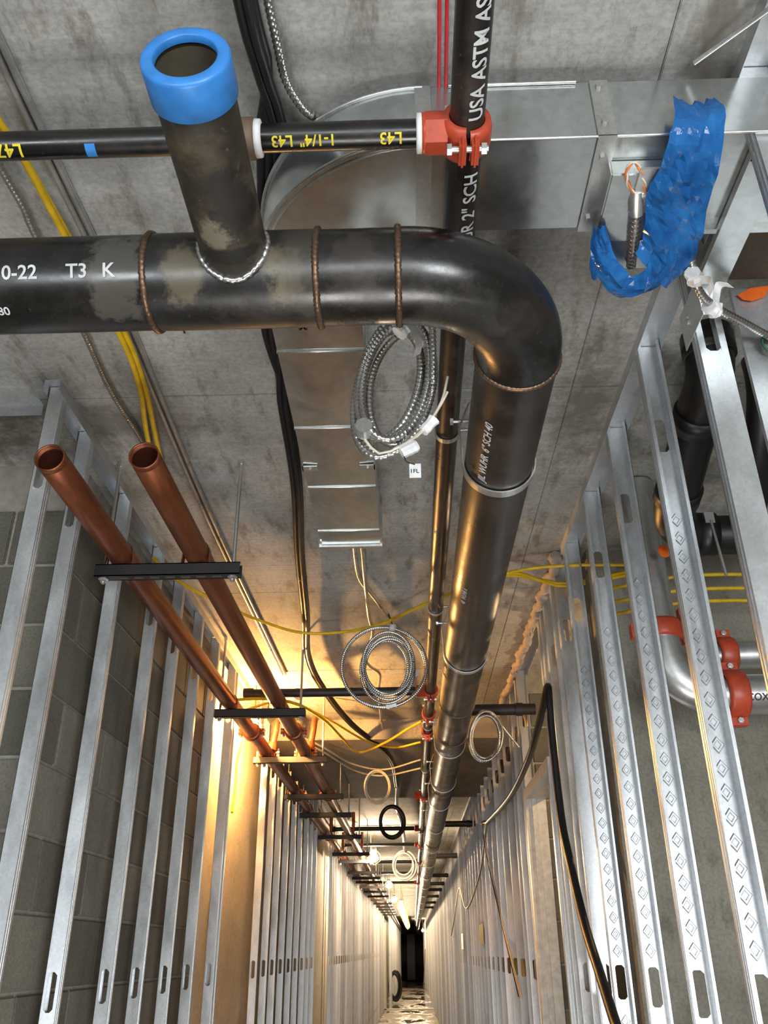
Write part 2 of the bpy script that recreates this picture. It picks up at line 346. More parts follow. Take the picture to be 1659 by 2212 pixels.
# left: block wall with a corner, then cast concrete
CX, CY = -1.095, 2.50
wl = put('wall_left', MB().box(-3.6, CX - .008, CY + .008, 4.75, FLO, CEIL), 'mortar', kind='structure')
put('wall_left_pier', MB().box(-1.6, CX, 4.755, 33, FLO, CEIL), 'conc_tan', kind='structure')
put('wall_left_far', MB().box(-1.6, -1.095, 33.2, END, FLO, CEIL), 'conc', kind='structure')
def block_mesh(L, hgt=.193, dep=.03, name='block'):
    return mesh_of(name, MB().box(-L / 2, L / 2, 0, dep, 0, hgt), bev=.004)
BM = {}
def bmat_(L):
    k = round(L, 2)
    if k not in BM: BM[k] = block_mesh(k); BM[k].materials.append(M['block'])
    return BM[k]
z0 = .106
for k in range(-10, 8):
    zb = z0 + k * .203 + .005
    if zb < FLO - .1 or zb + .193 > CEIL + .02: continue
    # along the corridor (faces +x); joints staggered
    ph = 2.672 + (.203 if k % 2 else 0); y = ph - .406
    while y < 4.75:
        a, b = max(y, CY), min(y + .406, 4.75)
        if b - a > .08: inst('block', bmat_(b - a - .01), (CX, (a + b) / 2, zb), wl, rotz=PI / 2)
        y += .406
    # return face towards the near room (faces -y)
    x = CX - (.203 if k % 2 else .0)
    if k % 2: inst('block', bmat_(.193), (CX - .1015, CY, zb), wl)
    while x > -2.4:
        inst('block', bmat_(.396), (x - .203, CY, zb), wl); x -= .406
# right: alcove walls, block return behind the doorway, cast concrete further on
put('wall_right_alcove', MB().box(.76, 3.6, 3.30, 3.45, FLO, CEIL), 'conc', kind='structure')
put('wall_right_room', MB().box(2.4, 2.5, -4, 3.3, FLO, CEIL), 'conc', kind='structure')
put('wall_left_room', MB().box(-3.6, -3.5, -4, 2.5, FLO, CEIL), 'conc', kind='structure')
wr = put('wall_right', MB().box(.70, 1.9, 5.008, 5.2, FLO, CEIL), 'mortar', kind='structure')
for k in range(-10, 8):
    zb = z0 + k * .203 + .005 + .03
    if zb < FLO - .1 or zb + .193 > CEIL + .02: continue
    x = .705 - (.203 if k % 2 else 0)
    while x < 1.6:
        a, b = max(x, .705), x + .406
        if b - a > .08: inst('block', bmat_(b - a - .01), ((a + b) / 2, 5.0, zb), wr)
        x += .406
put('wall_right_far', MB().box(.75, 1.2, 5.2, END, FLO, CEIL), 'conc', kind='structure')

# ================================================================== STEEL STUDS AND TRACKS
def stud_mesh(name, side, opening, height, m, diamonds=False, holes=(.38, 1.645, 2.945), W=.060, FL=.034):
    """side -1/+1: outward direction of the web in x; opening +1: flanges run away from the viewer (+y), -1 towards"""
    mb = MB(); hw, hh, ch = min(.016, W * .30), .050, .008; cx = W / 2
    def q(x, y, z): return (side * x, y, z)
    def quad(a, b, c, d): mb.add([a, b, c, d], [(0, 1, 2, 3)])
    zs = [0]
    for h in holes:
        if h + hh < height - .02: zs += [h - hh, h + hh]
    zs.append(height)
    quad(q(0, 0, 0), q(cx - hw, 0, 0), q(cx - hw, 0, height), q(0, 0, height)); quad(q(cx + hw, 0, 0), q(W, 0, 0), q(W, 0, height), q(cx + hw, 0, height))
    for i in range(0, len(zs) - 1, 2): quad(q(cx - hw, 0, zs[i]), q(cx + hw, 0, zs[i]), q(cx + hw, 0, zs[i + 1]), q(cx - hw, 0, zs[i + 1]))
    for i in range(1, len(zs) - 2, 2):
        a, b = zs[i], zs[i + 1]
        for sx in (-1, 1):
            for zz, sz in ((a, 1), (b, -1)): mb.add([q(cx + sx * hw, 0, zz), q(cx + sx * (hw - ch), 0, zz), q(cx + sx * hw, 0, zz + sz * ch)], [(0, 1, 2)])
    f = opening * FL
    for x, lx in ((0, .008), (W, W - .008)):
        quad(q(x, 0, 0), q(x, f, 0), q(x, f, height), q(x, 0, height)); quad(q(x, f, 0), q(lx, f, 0), q(lx, f, height), q(x, f, height))
    # rolled ribs along the flange
    for yy in (.010, .022):
        mb.box(*(sorted((side * -.0012, side * .0005))), *sorted((opening * yy, opening * (yy + .003))), 0, height)
    me = mesh_of(name, mb, solid=-.0011)
    if diamonds:
        d = MB(); z = .12; o = -.0003
        while z < height - .5:
            if all(abs(z - h) > .075 for h in holes):
                R = [[q(cx + .5 * .034 * sx * k, o - r, z + .021 * sz * k) for sx, sz in ((-1, 0), (0, -1), (1, 0), (0, 1))] for k, r in ((1.0, 0), (.78, .0035), (.52, .0035), (.36, .0004))]
                d.rings(R, True, (False, True), True)
            z += .0505
        bm = bmesh.new(); bm.from_mesh(me); t = bpy.data.meshes.new('t'); t.from_pydata(d.v, [], d.f); bm.from_mesh(t); bm.to_mesh(me); bm.free(); bpy.data.meshes.remove(t)
    me.materials.append(M[m]); return me
HT = CEIL - FLO - .003
SL = stud_mesh('metal_stud', -1, 1, HT, 'stud', W=.043); SLb = stud_mesh('metal_stud', -1, 1, BEAMZ - FLO - .002, 'stud', W=.043)
SLo = stud_mesh('metal_stud', -1, -1, HT, 'stud', W=.043)
SR = stud_mesh('metal_stud', 1, 1, HT, 'stud'); SRd = stud_mesh('metal_stud', 1, -1, HT, 'stud', True)
SRf = stud_mesh('metal_stud', 1, 1, HT, 'studfar'); SRfb = stud_mesh('metal_stud', 1, 1, BEAMZ - FLO - .002, 'studfar')
SLf = stud_mesh('metal_stud', -1, 1, HT, 'studfar', W=.043)
gL = 'studs of the left-hand wall in front of the blocks'
ll = ['nearest steel stud of the left wall, behind the open end of the left copper pipe',
      'second steel stud from the left, ribbed edge flange, at the corner of the block wall',
      'third steel stud from the left, smeared with mortar, in front of grey blocks',
      'fourth steel stud from the left, with a tan-lit ribbed flange, in front of grey blocks',
      'fifth steel stud from the left, in front of grey blocks',
      'sixth steel stud from the left, in front of the last grey blocks',
      'steel stud in front of the edge between grey blocks and orange-lit concrete']
for y, lb in zip((2.055, 2.30, 2.72, 3.185, 3.54, 3.94, 4.335), ll): inst('metal_stud', SL, (WL, y, FLO), None, lb, 'stud', gL)
inst('metal_stud', SL, (WL, 4.80, FLO), None, 'steel stud of the back-to-back pair before the orange-lit concrete, near one', 'stud', gL)
inst('metal_stud', SLo, (WL, 4.905, FLO), None, 'steel stud of the back-to-back pair before the orange-lit concrete, far one', 'stud', gL)
dl = ['first', 'second', 'third', 'fourth', 'fifth', 'sixth', 'seventh', 'eighth', 'ninth']
for y, lb in zip((6.12, 6.54, 6.93, 7.37, 7.83, 8.28, 8.78, 9.18, 9.62), dl):
    inst('metal_stud', SLb if BEAM0 < y < BEAM1 else SL, (WL, y, FLO), None, lb + ' steel stud of the close row just beyond the orange-lit concrete', 'stud', 'close row of studs beyond the orange-lit concrete')
inst('metal_stud', SL, (WL, 11.65, FLO), None, 'lone pale steel stud between the close row and the bright far row on the left', 'stud', 'studs far down the left-hand side')
y = 11.9
while y < 33:
    inst('metal_stud', SLf, (WL, y, FLO), None, 'pale steel stud in the long bright row far down the left-hand side', 'stud', 'long row of studs far down the left-hand side'); y += .43
y = 33.6
while y < END - 1:
    inst('metal_stud', SLf, (WL + .18, y, FLO), None, 'tiny pale steel stud at the far left end of the corridor', 'stud', 'studs at the far left end'); y += .6
gR = 'studs of the right-hand wall in front of the alcove'
rl = ['steel stud at the top right corner, beside the end of the duct', 'broad bright steel stud at the right edge, with a slot and a dark side flange',
      'second steel stud from the right, stamped with large diamonds, before the red couplings', 'third steel stud from the right, stamped with diamonds, before the red bolted coupling',
      'fourth steel stud from the right, stamped with diamonds', 'fifth steel stud from the right, stamped with diamonds']
for y, lb, me in zip((1.085, 1.512, 1.935, 2.35, 2.78, 3.225), rl, (SR, SR, SRd, SRd, SRd, SRd)): inst('metal_stud', me, (WR, y, FLO), None, lb, 'stud', gR)
for y, lb in zip((3.47, 3.60, 3.82, 3.95, 4.03), ('steel stud just behind the fifth diamond-stamped stud', 'steel stud with a warm-lit edge beside the doorway, right of the black hose', 'steel stud behind the black hose near the doorway', 'steel stud next to the near door jamb', 'near jamb stud of the doorway')):
    inst('metal_stud', SR, (WR, y, FLO), None, lb, 'stud', 'studs on the near side of the doorway')
for y, lb in zip((5.02, 5.12, 5.42, 5.6), ('far jamb stud of the doorway, pale and broad', 'steel stud doubled up behind the far door jamb', 'third steel stud past the doorway', 'fourth steel stud past the doorway')):
    inst('metal_stud', SRf, (WR, y, FLO), None, lb, 'stud', 'studs on the far side of the doorway')
y = 6.03
while y < 33:
    inst('metal_stud', SRfb if BEAM0 - .05 < y < BEAM1 else SRf, (WR, y, FLO), None, 'steel stud in the long crowded row down the right-hand side', 'stud', 'long row of studs down the right-hand side'); y += .43
y = 33.6
while y < END - 1:
    inst('metal_stud', SRf, (WR, y, FLO), None, 'tiny pale steel stud at the far right end of the corridor', 'stud', 'studs at the far right end'); y += .6
def track(x0, side, y0, y1, z, up, m='stud'):
    """U track: web flat against ceiling (up=1) or floor (up=-1)"""
    mb = MB(); t = .0012; W = .045 if side < 0 else .062; a, b = sorted((x0 - side * .001, x0 + side * W)); leg = .038
    zs = (z - t, z) if up > 0 else (z, z + t); zl = (z - leg, z) if up > 0 else (z, z + leg)
    mb.box(a, b, y0, y1, *zs).box(a - t, a, y0, y1, *zl).box(b, b + t, y0, y1, *zl); return mb
put('ceiling_track', track(WL, -1, 2.02, BEAM0 - .01, CEIL, 1), 'stud', None, 'steel track on the ceiling above the left-hand studs', 'track')
put('ceiling_track', track(WL, -1, BEAM1 + .01, 33, CEIL, 1), 'studfar', None, 'steel ceiling track far down the left-hand side past the beam', 'track')
put('ceiling_track', track(WR, 1, .3, 3.30, CEIL, 1), 'stud', None, 'steel track on the ceiling above the diamond-stamped right-hand studs', 'track')
put('ceiling_track', track(WR, 1, 3.305, BEAM0 - .01, CEIL, 1), 'stud', None, 'steel ceiling track over the doorway on the right, under lumpy sealant', 'track')
put('ceiling_track', track(WR, 1, BEAM1 + .01, 33, CEIL, 1), 'studfar', None, 'steel ceiling track far down the right-hand side past the beam', 'track')
put('ceiling_track', MB().box(-2.3, WL - .10, 2.055, 2.056, CEIL - .05, CEIL).box(-2.3, WL - .10, 2.056, 2.148, CEIL - .002, CEIL).box(-2.3, WL - .10, 2.148, 2.149, CEIL - .038, CEIL), 'stud', None, 'short steel track turning off left along the ceiling at the corner stud', 'track')
put('floor_track', track(WL, -1, 2.02, 33, FLO, -1), 'studfar', None, 'steel floor track under the left-hand studs', 'track')
put('floor_track', track(WR, 1, .3, 4.02, FLO, -1), 'studfar', None, 'steel floor track under the near right-hand studs', 'track')
put('floor_track', track(WR, 1, 5.02, 33, FLO, -1), 'studfar', None, 'steel floor track under the far right-hand studs', 'track')
# sealant along the right-hand ceiling line
sp = [(.640 + random.uniform(-.012, .008), 3.3 + .09 * i, CEIL - .02 + random.uniform(-.012, .012)) for i in range(32)]
put('fire_sealant', MB().tube(spline(sp, .03), [(.022 + .012 * math.sin(i * 1.7) * random.random()) for i in range(len(spline(sp, .03)))], 8), 'foam', None, 'lumpy grey fire sealant along the right-hand ceiling track', 'sealant')
# header under the duct opening, with a dangling tab
hd = thing('header_track', 'steel header track framed under the duct between two right-hand studs', 'track', (WR, 1.1, 1.285))
put('channel', MB().box(WR, WR + .060, 1.125, 1.508, 1.290, 1.2912).box(WR - .0012, WR, 1.10, 1.508, 1.290, 1.308).box(WR + .060, WR + .0612, 1.125, 1.508, 1.290, 1.308), 'duct', hd)
put('tab', MB().box(WR - .004, WR - .0026, 1.45, 1.575, 1.205, 1.30), 'stud', hd)
for zz in (1.262, 1.25): put('screw', MB().prism((WR - .004, 1.53, zz), (-1, 0, 0), .005, .004), 'zinc', hd)
# doorway header and jamb
dr = thing('door_frame', 'pale steel door frame with header, in the right-hand wall with blocks behind', 'door frame', (WR, 4.1, FLO))
put('header', MB().box(WR - .012, WR + .10, 4.067, 5.014, .745, .80), 'frame', dr)
put('jamb', MB().box(WR - .012, WR + .10, 4.965, 5.015, FLO, .745).box(WR + .02, WR + .045, 4.945, 4.965, FLO, .745), 'frame', dr)
put('jamb', MB().box(WR - .012, WR + .10, 4.066, 4.10, FLO, .745), 'stud', dr)

# ================================================================== 6-INCH BLACK PIPE
R6 = .0841; YL, ZL, XR6, BR = 1.168, 1.075, .236, .228
p6 = thing('steel_pipe', 'big black welded steel pipe with an elbow, running down the corridor', 'pipe', (XR6, 1.4, ZL - R6))
xe = XR6 - BR; ye = YL + BR
put('header_pipe', MB().pipe((-2.6, YL, ZL), (-.442, YL, ZL), R6, seg=48), 'black', p6)
put('tee_body', MB().pipe((-.436, YL, ZL), (-.146, YL, ZL), R6 + .0012, seg=48), 'heat', p6)
put('short_pipe', MB().pipe((-.140, YL, ZL), (xe - .012, YL, ZL), R6, seg=48), 'black', p6)
arc = [(xe + BR * math.sin(a), ye - BR * math.cos(a), ZL) for a in [PI / 2 * i / 24 for i in range(25)]]
put('elbow', MB().tube([(xe - .008, YL, ZL)] + arc + [(XR6, ye + .006, ZL)], R6 + .0015, 48), 'black', p6)
put('corridor_pipe', MB().pipe((XR6, ye + .012, ZL), (XR6, 62, ZL), R6, seg=48, sub=8), 'blackrun', p6)
def bead(c, axis, r, rr, n=150, wob=.0007):
    d = Vector(axis).normalized(); e1 = d.orthogonal().normalized(); e2 = d.cross(e1); c = Vector(c)
    P = [c + (e1 * math.cos(2 * PI * i / n) + e2 * math.sin(2 * PI * i / n)) * r + d * (random.uniform(-wob, wob)) for i in range(n)]; P.append(P[0])
    return MB().tube(P, [rr * (1 + .13 * math.sin(i * 2.4)) for i in range(n + 1)], 8)
for x in (-.439, -.143, xe - .010): put('weld_bead', bead((x, YL, ZL), (1, 0, 0), R6, .0062), 'weld', p6)
put('weld_bead', bead((XR6, ye + .009, ZL), (0, 1, 0), R6, .006), 'weld', p6)
for yy in (4.1, 4.75, 6.4, 9.9): put('weld_bead', bead((XR6, yy, ZL), (0, 1, 0), R6 - .001, .005), 'weld', p6)
# branch stub towards the viewer
XS, RS = -.283, .0572
stub = put('branch_stub', MB().pipe((XS, .742, ZL), (XS, YL - .05, ZL), RS, RS - .012, seg=40), 'stubsteel', p6, label='rusty brown branch stub pointing at the viewer')
put('bore', MB().lathe((XS, .75, ZL), (0, 1, 0), [(0, RS - .0125), (.3, RS - .0125), (.3, .001)], 32), 'bore', stub)
cap = MB().lathe((XS, .734, ZL), (0, 1, 0), [(.010, .0435), (.0, .0435), (-.002, .046), (-.002, .0585), (.001, .0615), (.004, .0622), (.058, .0622), (.060, .0602), (.060, .0575)], 48)
put('end_protector', cap, 'blue', stub, label='bright blue plastic thread protector ring')
sd = []
for i in range(97):
    a = 2 * PI * i / 96; x = RS * 1.03 * math.cos(a); z = RS * 1.03 * math.sin(a); yy = YL - math.sqrt(max(0, (R6 + .004) ** 2 - z * z)); sd.append((XS + x, yy + random.uniform(-.0015, .0015), ZL + z))
put('weld_bead', MB().tube(sd, [.0055 * (1 + .2 * math.sin(i * 2.3)) for i in range(97)], 8), 'weldsilver', p6, label='shiny silver weld bead around the branch stub')
DNV, FRV, LFV = (0, 0, -1), (0, -1, 0), (-1, 0, 0)
def ptext(txt, size, fn, parent, m='whitepaint', shear=0, nm='stencilled_text'): put(nm, text_mesh(txt, size, fn, shear=shear), m, parent)
for tx, x in (('0-22', -.681), ('T3', -.570), ('K', -.508)): ptext(tx, .034, on_cyl((x, YL, ZL), (1, 0, 0), DNV, FRV, R6, math.radians(56)), p6)
ptext('80', .022, on_cyl((-.700, YL, ZL), (1, 0, 0), DNV, FRV, R6, math.radians(14)), p6)
ptext('JIL WUHR  6" SCH 40', .027, on_cyl((XR6, 1.80, ZL), (0, -1, 0), DNV, LFV, R6, math.radians(30)), p6, shear=.2)
ptext('40  WUHR 6', .024, on_cyl((XR6, 2.62, ZL), (0, -1, 0), DNV, LFV, R6, math.radians(32)), p6)

# hangers of the big pipe
def strap_hanger(y, label):
    t = thing('pipe_hanger', label, 'pipe hanger', (XR6, y, ZL - R6 - .006), 'strap hangers of the big black pipe')
    r = R6 + .005; path = [(XR6 - .012, y, ZL + .205), (XR6 - r * .75, y, ZL + .17), (XR6 - r - .004, y, ZL + .10), (XR6 - r, y, ZL + .03)]
    path += [(XR6 + r * math.cos(a), y, ZL + r * math.sin(a)) for a in [PI + PI * i / 24 for i in range(25)]]
    path += [(XR6 + r, y, ZL + .03), (XR6 + r + .004, y, ZL + .10), (XR6 + r * .75, y, ZL + .17), (XR6 + .012, y, ZL + .205)]
    put('strap', MB().band(path, .026, .0035), 'zinc', t)
    top = BEAMZ if BEAM0 < y < BEAM1 else CEIL
    put('rod', MB().tube([(XR6, y, ZL + .19), (XR6, y, top)], .0055, 8), 'zinc', t)
    put('nut', MB().prism((XR6, y, ZL + .207), (0, 0, 1), .012, .010), 'zinc', t)
    put('bolt', MB().tube([(XR6 - r - .02, y, ZL + .125), (XR6 + r + .02, y, ZL + .125)], .005, 8).prism((XR6 - r - .026, y, ZL + .125), (1, 0, 0), .010, .008), 'zinc', t)
    return t
hy = [1.835, 3.34, 5.04, 6.23, 7.12, 8.6, 10.4, 12.3, 14.5, 16.8, 19.2, 22.0, 25, 28, 32]
hl = ['nearest broad strap hanger around the big black pipe', 'second strap hanger around the big black pipe', 'third strap hanger around the big pipe, past the red couplings',
      'fourth strap hanger around the big pipe, at the beam', 'fifth strap hanger around the big pipe, by the end of the black hose']
h0 = strap_hanger(hy[0], hl[0])
for i, y in enumerate(hy[1:], 1):
    if i < 5: strap_hanger(y, hl[i])
    elif i == 5: h5 = strap_hanger(y, 'small strap hanger on the far stretch of the big pipe')
    elif i == 6: h6 = strap_hanger(y, 'small strap hanger on the far stretch of the big pipe')
    else: copy_tree(h6, (0, y - hy[6], 0))

# ================================================================== 2-INCH SPRINKLER MAIN, BRANCHES, RED FITTINGS
R2, X2, Z2 = .03015, .122, 1.275
p2 = thing('sprinkler_pipe', 'slim black sprinkler main with white stencilled lettering along the corridor ceiling', 'pipe', (X2, 0, Z2 - R2))
put('pipe', MB().pipe((X2, .25, Z2), (X2 + .008, 62, Z2), R2, seg=28, sub=8), 'blackrun', p2)
ptext('UR 2" SCH', .036, on_cyl((X2, 1.262, Z2), (0, -1, 0), DNV, LFV, R2, math.radians(-46)), p2)
ptext('USA ASTM AS', .035, on_cyl((X2, .985, Z2), (0, -1, 0), DNV, LFV, R2, math.radians(-46)), p2)
ptext('40', .02, on_cyl((X2, 2.6, Z2), (0, -1, 0), DNV, LFV, R2, math.radians(30)), p2)
def bolt(c, ax, L, r=.006):
    c = Vector(c); a = Vector(ax).normalized(); return MB().tube([c, c + a * L], r, 8).prism(c - a * .006, a, r * 1.75, .008).prism(c + a * (L - .012), a, r * 1.75, .009)
def mech_tee(y, label, outlet=True, R=R2, x=X2, z=Z2, hang=0):
    t = thing('pipe_tee', label, 'pipe fitting', (x, y, z - R - .02), 'red fittings on the sprinkler main')
    w_ = .034; pr = [(-w_, R + .001), (-w_, R + .011), (-w_ * .5, R + .014), (w_ * .5, R + .014), (w_, R + .011), (w_, R + .001)]
    ref = (-1, 0, 0)
    put('saddle', MB().lathe((x, y, z), (0, 1, 0), pr, 24, -PI * .47, PI * .47, ref=ref), 'red', t, solid=0)
    put('clamp', MB().lathe((x, y, z), (0, 1, 0), [(a * .8, b) for a, b in pr], 24, PI * .53, PI * 1.47, ref=ref), 'red', t)
    if outlet: put('outlet', MB().prism((x - R - .004, y, z), (-1, 0, 0), .036, .038, 6, PI / 6).lathe((x - R - .042, y, z), (-1, 0, 0), [(0, .034), (.006, .034), (.006, .026)], 20), 'red', t)
    for s in (-1, 1):
        put('ear', MB().box(x - .016, x - .003, y - .026, y + .026, z + s * (R + .018) - .016, z + s * (R + .018) + .016), 'red', t, bev=.005)
        put('ear', MB().box(x + .006, x + .019, y - .026, y + .026, z + s * (R + .018) - .016, z + s * (R + .018) + .016), 'red', t, bev=.005)
        put('bolt', bolt((x - .030, y - .005, z + s * (R + .019)), (1, 0, 0), .065), 'zinc', t)
    return t
def coupling(c, axis, R, label, group, cat='pipe fitting', m='red', up=(0, 0, 1), nm='pipe_coupling'):
    c = Vector(c); a = Vector(axis).normalized(); u = Vector(up); u = (u - a * u.dot(a)).normalized(); v = a.cross(u)
    t = thing(nm, label, cat, tuple(c - Vector((0, 0, R + .025))), group)
    k = R / .03; w_ = .024 * (k ** .35); h = .012 * (k ** .4)
    put('housing', MB().lathe(c - a * w_, a, [(0, R + .0005), (0, R + h * .75), (w_ * .3, R + h), (w_ * 1.7, R + h), (w_ * 2, R + h * .75), (w_ * 2, R + .0005)], 32), m, t)
    for s in (-1, 1):
        q = c + u * s * (R + h + .008)
        mb = MB()
        for sv in (-1, 1):
            e = [q + v * sv * .003 + a * i * w_ * .8 + u * j * .014 + v * sv * kk * .014 for kk in (0, 1) for j in (-1, 1) for i in (-1, 1)]
            mb.add(e, [(0, 1, 3, 2), (4, 6, 7, 5), (0, 4, 5, 1), (2, 3, 7, 6), (0, 2, 6, 4), (1, 5, 7, 3)])
        put('bolt_pad', mb, m, t)
        put('bolt', bolt(q - v * .030, v, .060, .0055), 'zinc', t)
    return t
gRed = 'red fittings on the sprinkler main'
t1 = mech_tee(1.030, 'red bolted tee joining the near branch pipe to the sprinkler main')
put('sealing_tape', MB().lathe((X2 - R2 - .046, 1.03, Z2), (-1, 0, 0), [(0, .0255), (0, .0335), (.010, .0335), (.012, .0255)], 24), 'white', t1, label='white sealing tape')
coupling((X2, 1.435, Z2), (0, 1, 0), R2, 'red coupling half hidden above the elbow of the big pipe', gRed)
t2 = mech_tee(4.64, 'red tee with the first long branch pipe beyond the wire coils')
coupling((X2, 5.15, Z2), (0, 1, 0), R2, 'red coupling just past the first far tee', gRed)
coupling((X2, 5.60, Z2), (0, 1, 0), R2, 'red coupling at the edge of the concrete beam', gRed)
for y in (8.2, 10.55, 12.2, 14.7, 16.9, 19.3): mech_tee(y, 'small red tee on the far stretch of the sprinkler main')
# branch pipes
R15, YB, ZB = .0245, 1.030, 1.275
br = thing('branch_pipe', 'near black branch pipe with yellow marker writing, crossing the top left', 'pipe', (-.4, YB, ZB - R15))
put('pipe', MB().pipe((-.240, YB, ZB), (X2 - R2 - .055, YB, ZB), R15, seg=24), 'black', br)
put('pipe', MB().pipe((-2.0, YB, ZB), (-.31, YB, ZB), R15, seg=24), 'black', br)
put('tee_fitting', MB().lathe((-.325, YB, ZB), (1, 0, 0), [(0, .026), (0, .036), (.072, .036), (.078, .032), (.078, .026)], 20), 'brown', br)
put('sealing_tape', MB().lathe((-.248, YB, ZB), (1, 0, 0), [(0, .026), (0, .033), (.010, .032), (.012, .0248)], 24), 'white', br, label='white sealing tape')
put('blue_marker', MB().lathe((-.545, YB, ZB), (1, 0, 0), [(0, R15 + .0008), (.018, R15 + .0008)], 6, -.5, .5, ref=(0, -.2, -1)), 'blue', br)
BK = (0, 1, 0)
for tx, x, s in (('L43', -.180, .026), ('1-1/4"', -.105, .026), ('L43', .010, .027), ('L47', -.655, .032)):
    ptext(tx, s, on_cyl((x, YB, ZB), (-1, 0, 0), DNV, BK, R15, math.radians(-46)), br, 'yellowpaint', nm='marker_writing')
def far_branch(y, xl, label, r=.024, right=True):
    t = thing('branch_pipe', label, 'pipe', ((xl + X2) / 2, y, Z2 - r), 'black branch pipes crossing the corridor')
    put('pipe', MB().pipe((xl, y, Z2), (X2 - R2 - .05, y, Z2), r, seg=16), 'strut', t)
    put('end_coupling', MB().pipe((xl - .004, y, Z2), (xl + .05, y, Z2), r + .006, seg=16), 'strut', t)
    return t
far_branch(4.64, -.905, 'long black branch pipe crossing behind the wire coil and the copper pipes')
far_branch(10.55, -.93, 'black branch pipe crossing behind the black cable loop')
far_branch(12.2, -.93, 'black branch pipe crossing above the far glowing bulb')
for y in (14.7, 16.9, 19.3): far_branch(y, -.93, 'thin black branch pipe far down the corridor')
for i, (y, z) in enumerate(((4.72, 1.185), (9.6, 1.2), (13.0, 1.2), (16.5, 1.2), (18.6, 1.2), (20.5, 1.2), (23, 1.2), (26, 1.2), (29, 1.2))):
    lb = ('stubby black cross pipe between the big pipe and the right wall, near the small coil', 'stubby black cross pipe to the right wall beside the hose end')[i] if i < 2 else 'small black cross pipe far down on the right'
    t = thing('cross_pipe', lb, 'pipe', (.5, y, z - .031), 'black cross pipes on the right')
    put('pipe', MB().pipe((XR6 + .01, y, z), (WR + .05, y, z), .031, seg=16), 'strut', t); put('end_collar', MB().pipe((WR - .06, y, z), (WR - .02, y, z), .036, seg=16), 'strut', t)
# ring hangers of the sprinkler main
def ring_hanger(y, lb):
    t = thing('ring_hanger', lb, 'pipe hanger', (X2, y, Z2 - R2 - .004), 'ring hangers of the sprinkler main')
    r = R2 + .003; P = [(X2 - .008, y, Z2 + .075), (X2 - r * .8, y, Z2 + .045)] + [(X2 + r * math.cos(a), y, Z2 + r * math.sin(a)) for a in [PI * .85 + PI * 1.3 * i / 20 for i in range(21)]] + [(X2 + r * .8, y, Z2 + .045), (X2 + .008, y, Z2 + .075)]
    put('ring', MB().band(P, .018, .0025), 'zinc', t); top = BEAMZ if BEAM0 < y < BEAM1 else CEIL
    put('rod', MB().tube([(X2, y, Z2 + .07), (X2, y, top)], .005, 8), 'zinc', t); put('nut', MB().prism((X2, y, Z2 + .078), (0, 0, 1), .010, .012), 'zinc', t)
    put('side_bolt', bolt((X2 + R2 - .004, y, Z2 + .004), (1, 0, 0), .075, .005), 'zinc', t)
for y, lb in ((2.0, 'nearest ring hanger on the sprinkler main, beside the wire coil'), (3.36, 'second ring hanger on the sprinkler main'), (5.45, 'ring hanger between the two red couplings'), (6.9, 'ring hanger under the beam'), (8.9, 'ring hanger just past the beam')): ring_hanger(y, lb)

# ================================================================== DUCT
DZ0, DZ1, DX0, DX1, DY0, DY1 = 1.312, 1.460, -.303, -.0905, 1.078, 1.297
du = thing('sheet_metal_duct', 'galvanized rectangular air duct turning from the corridor to the right', 'duct', (-.2, 1.6, DZ0))
ecx, ecy = .05, 1.431; ro, ri = ecx - DX0, ecx - DX1; n = 20
prof = lambda a: [(ecx + r * math.cos(a), ecy + r * math.sin(a) * (1.0), z) for r, z in ((ro, DZ0), (ri, DZ0), (ri, DZ1), (ro, DZ1))]
el = MB()
Rg = [[(ecx - r * math.cos(t), ecy - r * math.sin(t), z) for r, z in ((ro, DZ0), (ri, DZ0), (ri, DZ1), (ro, DZ1))] for t in [PI / 2 * i / n for i in range(n + 1)]]
for k in range(4):
    strip = [[r[k], r[(k + 1) % 4]] for r in Rg]; el.rings(strip, False, (False, False), True)
put('elbow', el, 'duct', du)
for zz in (DZ0, DZ1):
    put('elbow_seam', MB().tube([(ecx - (ro + .003) * math.cos(t), ecy - (ro + .003) * math.sin(t), zz + (.002 if zz == DZ0 else -.002)) for t in [PI / 2 * i / n for i in range(n + 1)]], .004, 8), 'zinc', du)
put('elbow_seam', MB().tube([(ecx - (ro - .010) * math.cos(t), ecy - (ro - .010) * math.sin(t), DZ0 - .001) for t in [PI / 2 * i / n for i in range(n + 1)]], .0025, 6), 'zinc', du)
yb = [1.431, 1.677, 2.022, 2.367, 2.683, 2.797]
for a, b in zip(yb, yb[1:]):
    # each sheet is slightly cross-broken: the bottom dips between its stiffening seams
    mb = MB(); nx, ny = 6, 5
    P = [[(DX0 + (DX1 - DX0) * i / nx, a + .003 + (b - a - .006) * j / ny, DZ0 - .004 * math.sin(PI * i / nx) * math.sin(PI * j / ny)) for i in range(nx + 1)] for j in range(ny + 1)]
    mb.rings(P, False, (False, False), True)
    mb.box(DX0 - .001, DX0, a + .003, b - .003, DZ0, DZ1).box(DX1, DX1 + .001, a + .003, b - .003, DZ0, DZ1).box(DX0, DX1, a + .003, b - .003, DZ1 - .001, DZ1)
    put('section', mb, 'duct', du)
for b in yb[1:-1]: put('stiffening_seam', MB().tube([(DX0 - .001, b, DZ1), (DX0 - .001, b, DZ0 - .002), (DX1 + .001, b, DZ0 - .002), (DX1 + .001, b, DZ1)], .0035, 8), 'zinc', du)
put('end_flange', MB().box(DX0 - .008, DX1 + .008, 2.797, 2.813, DZ0 - .010, DZ1).box(DX0 - .008, DX0 + .004, 2.762, 2.80, DZ0 - .004, DZ1).box(DX1 + .001, DX1 + .009, 2.762, 2.80, DZ0 - .004, DZ1), 'zinc', du)
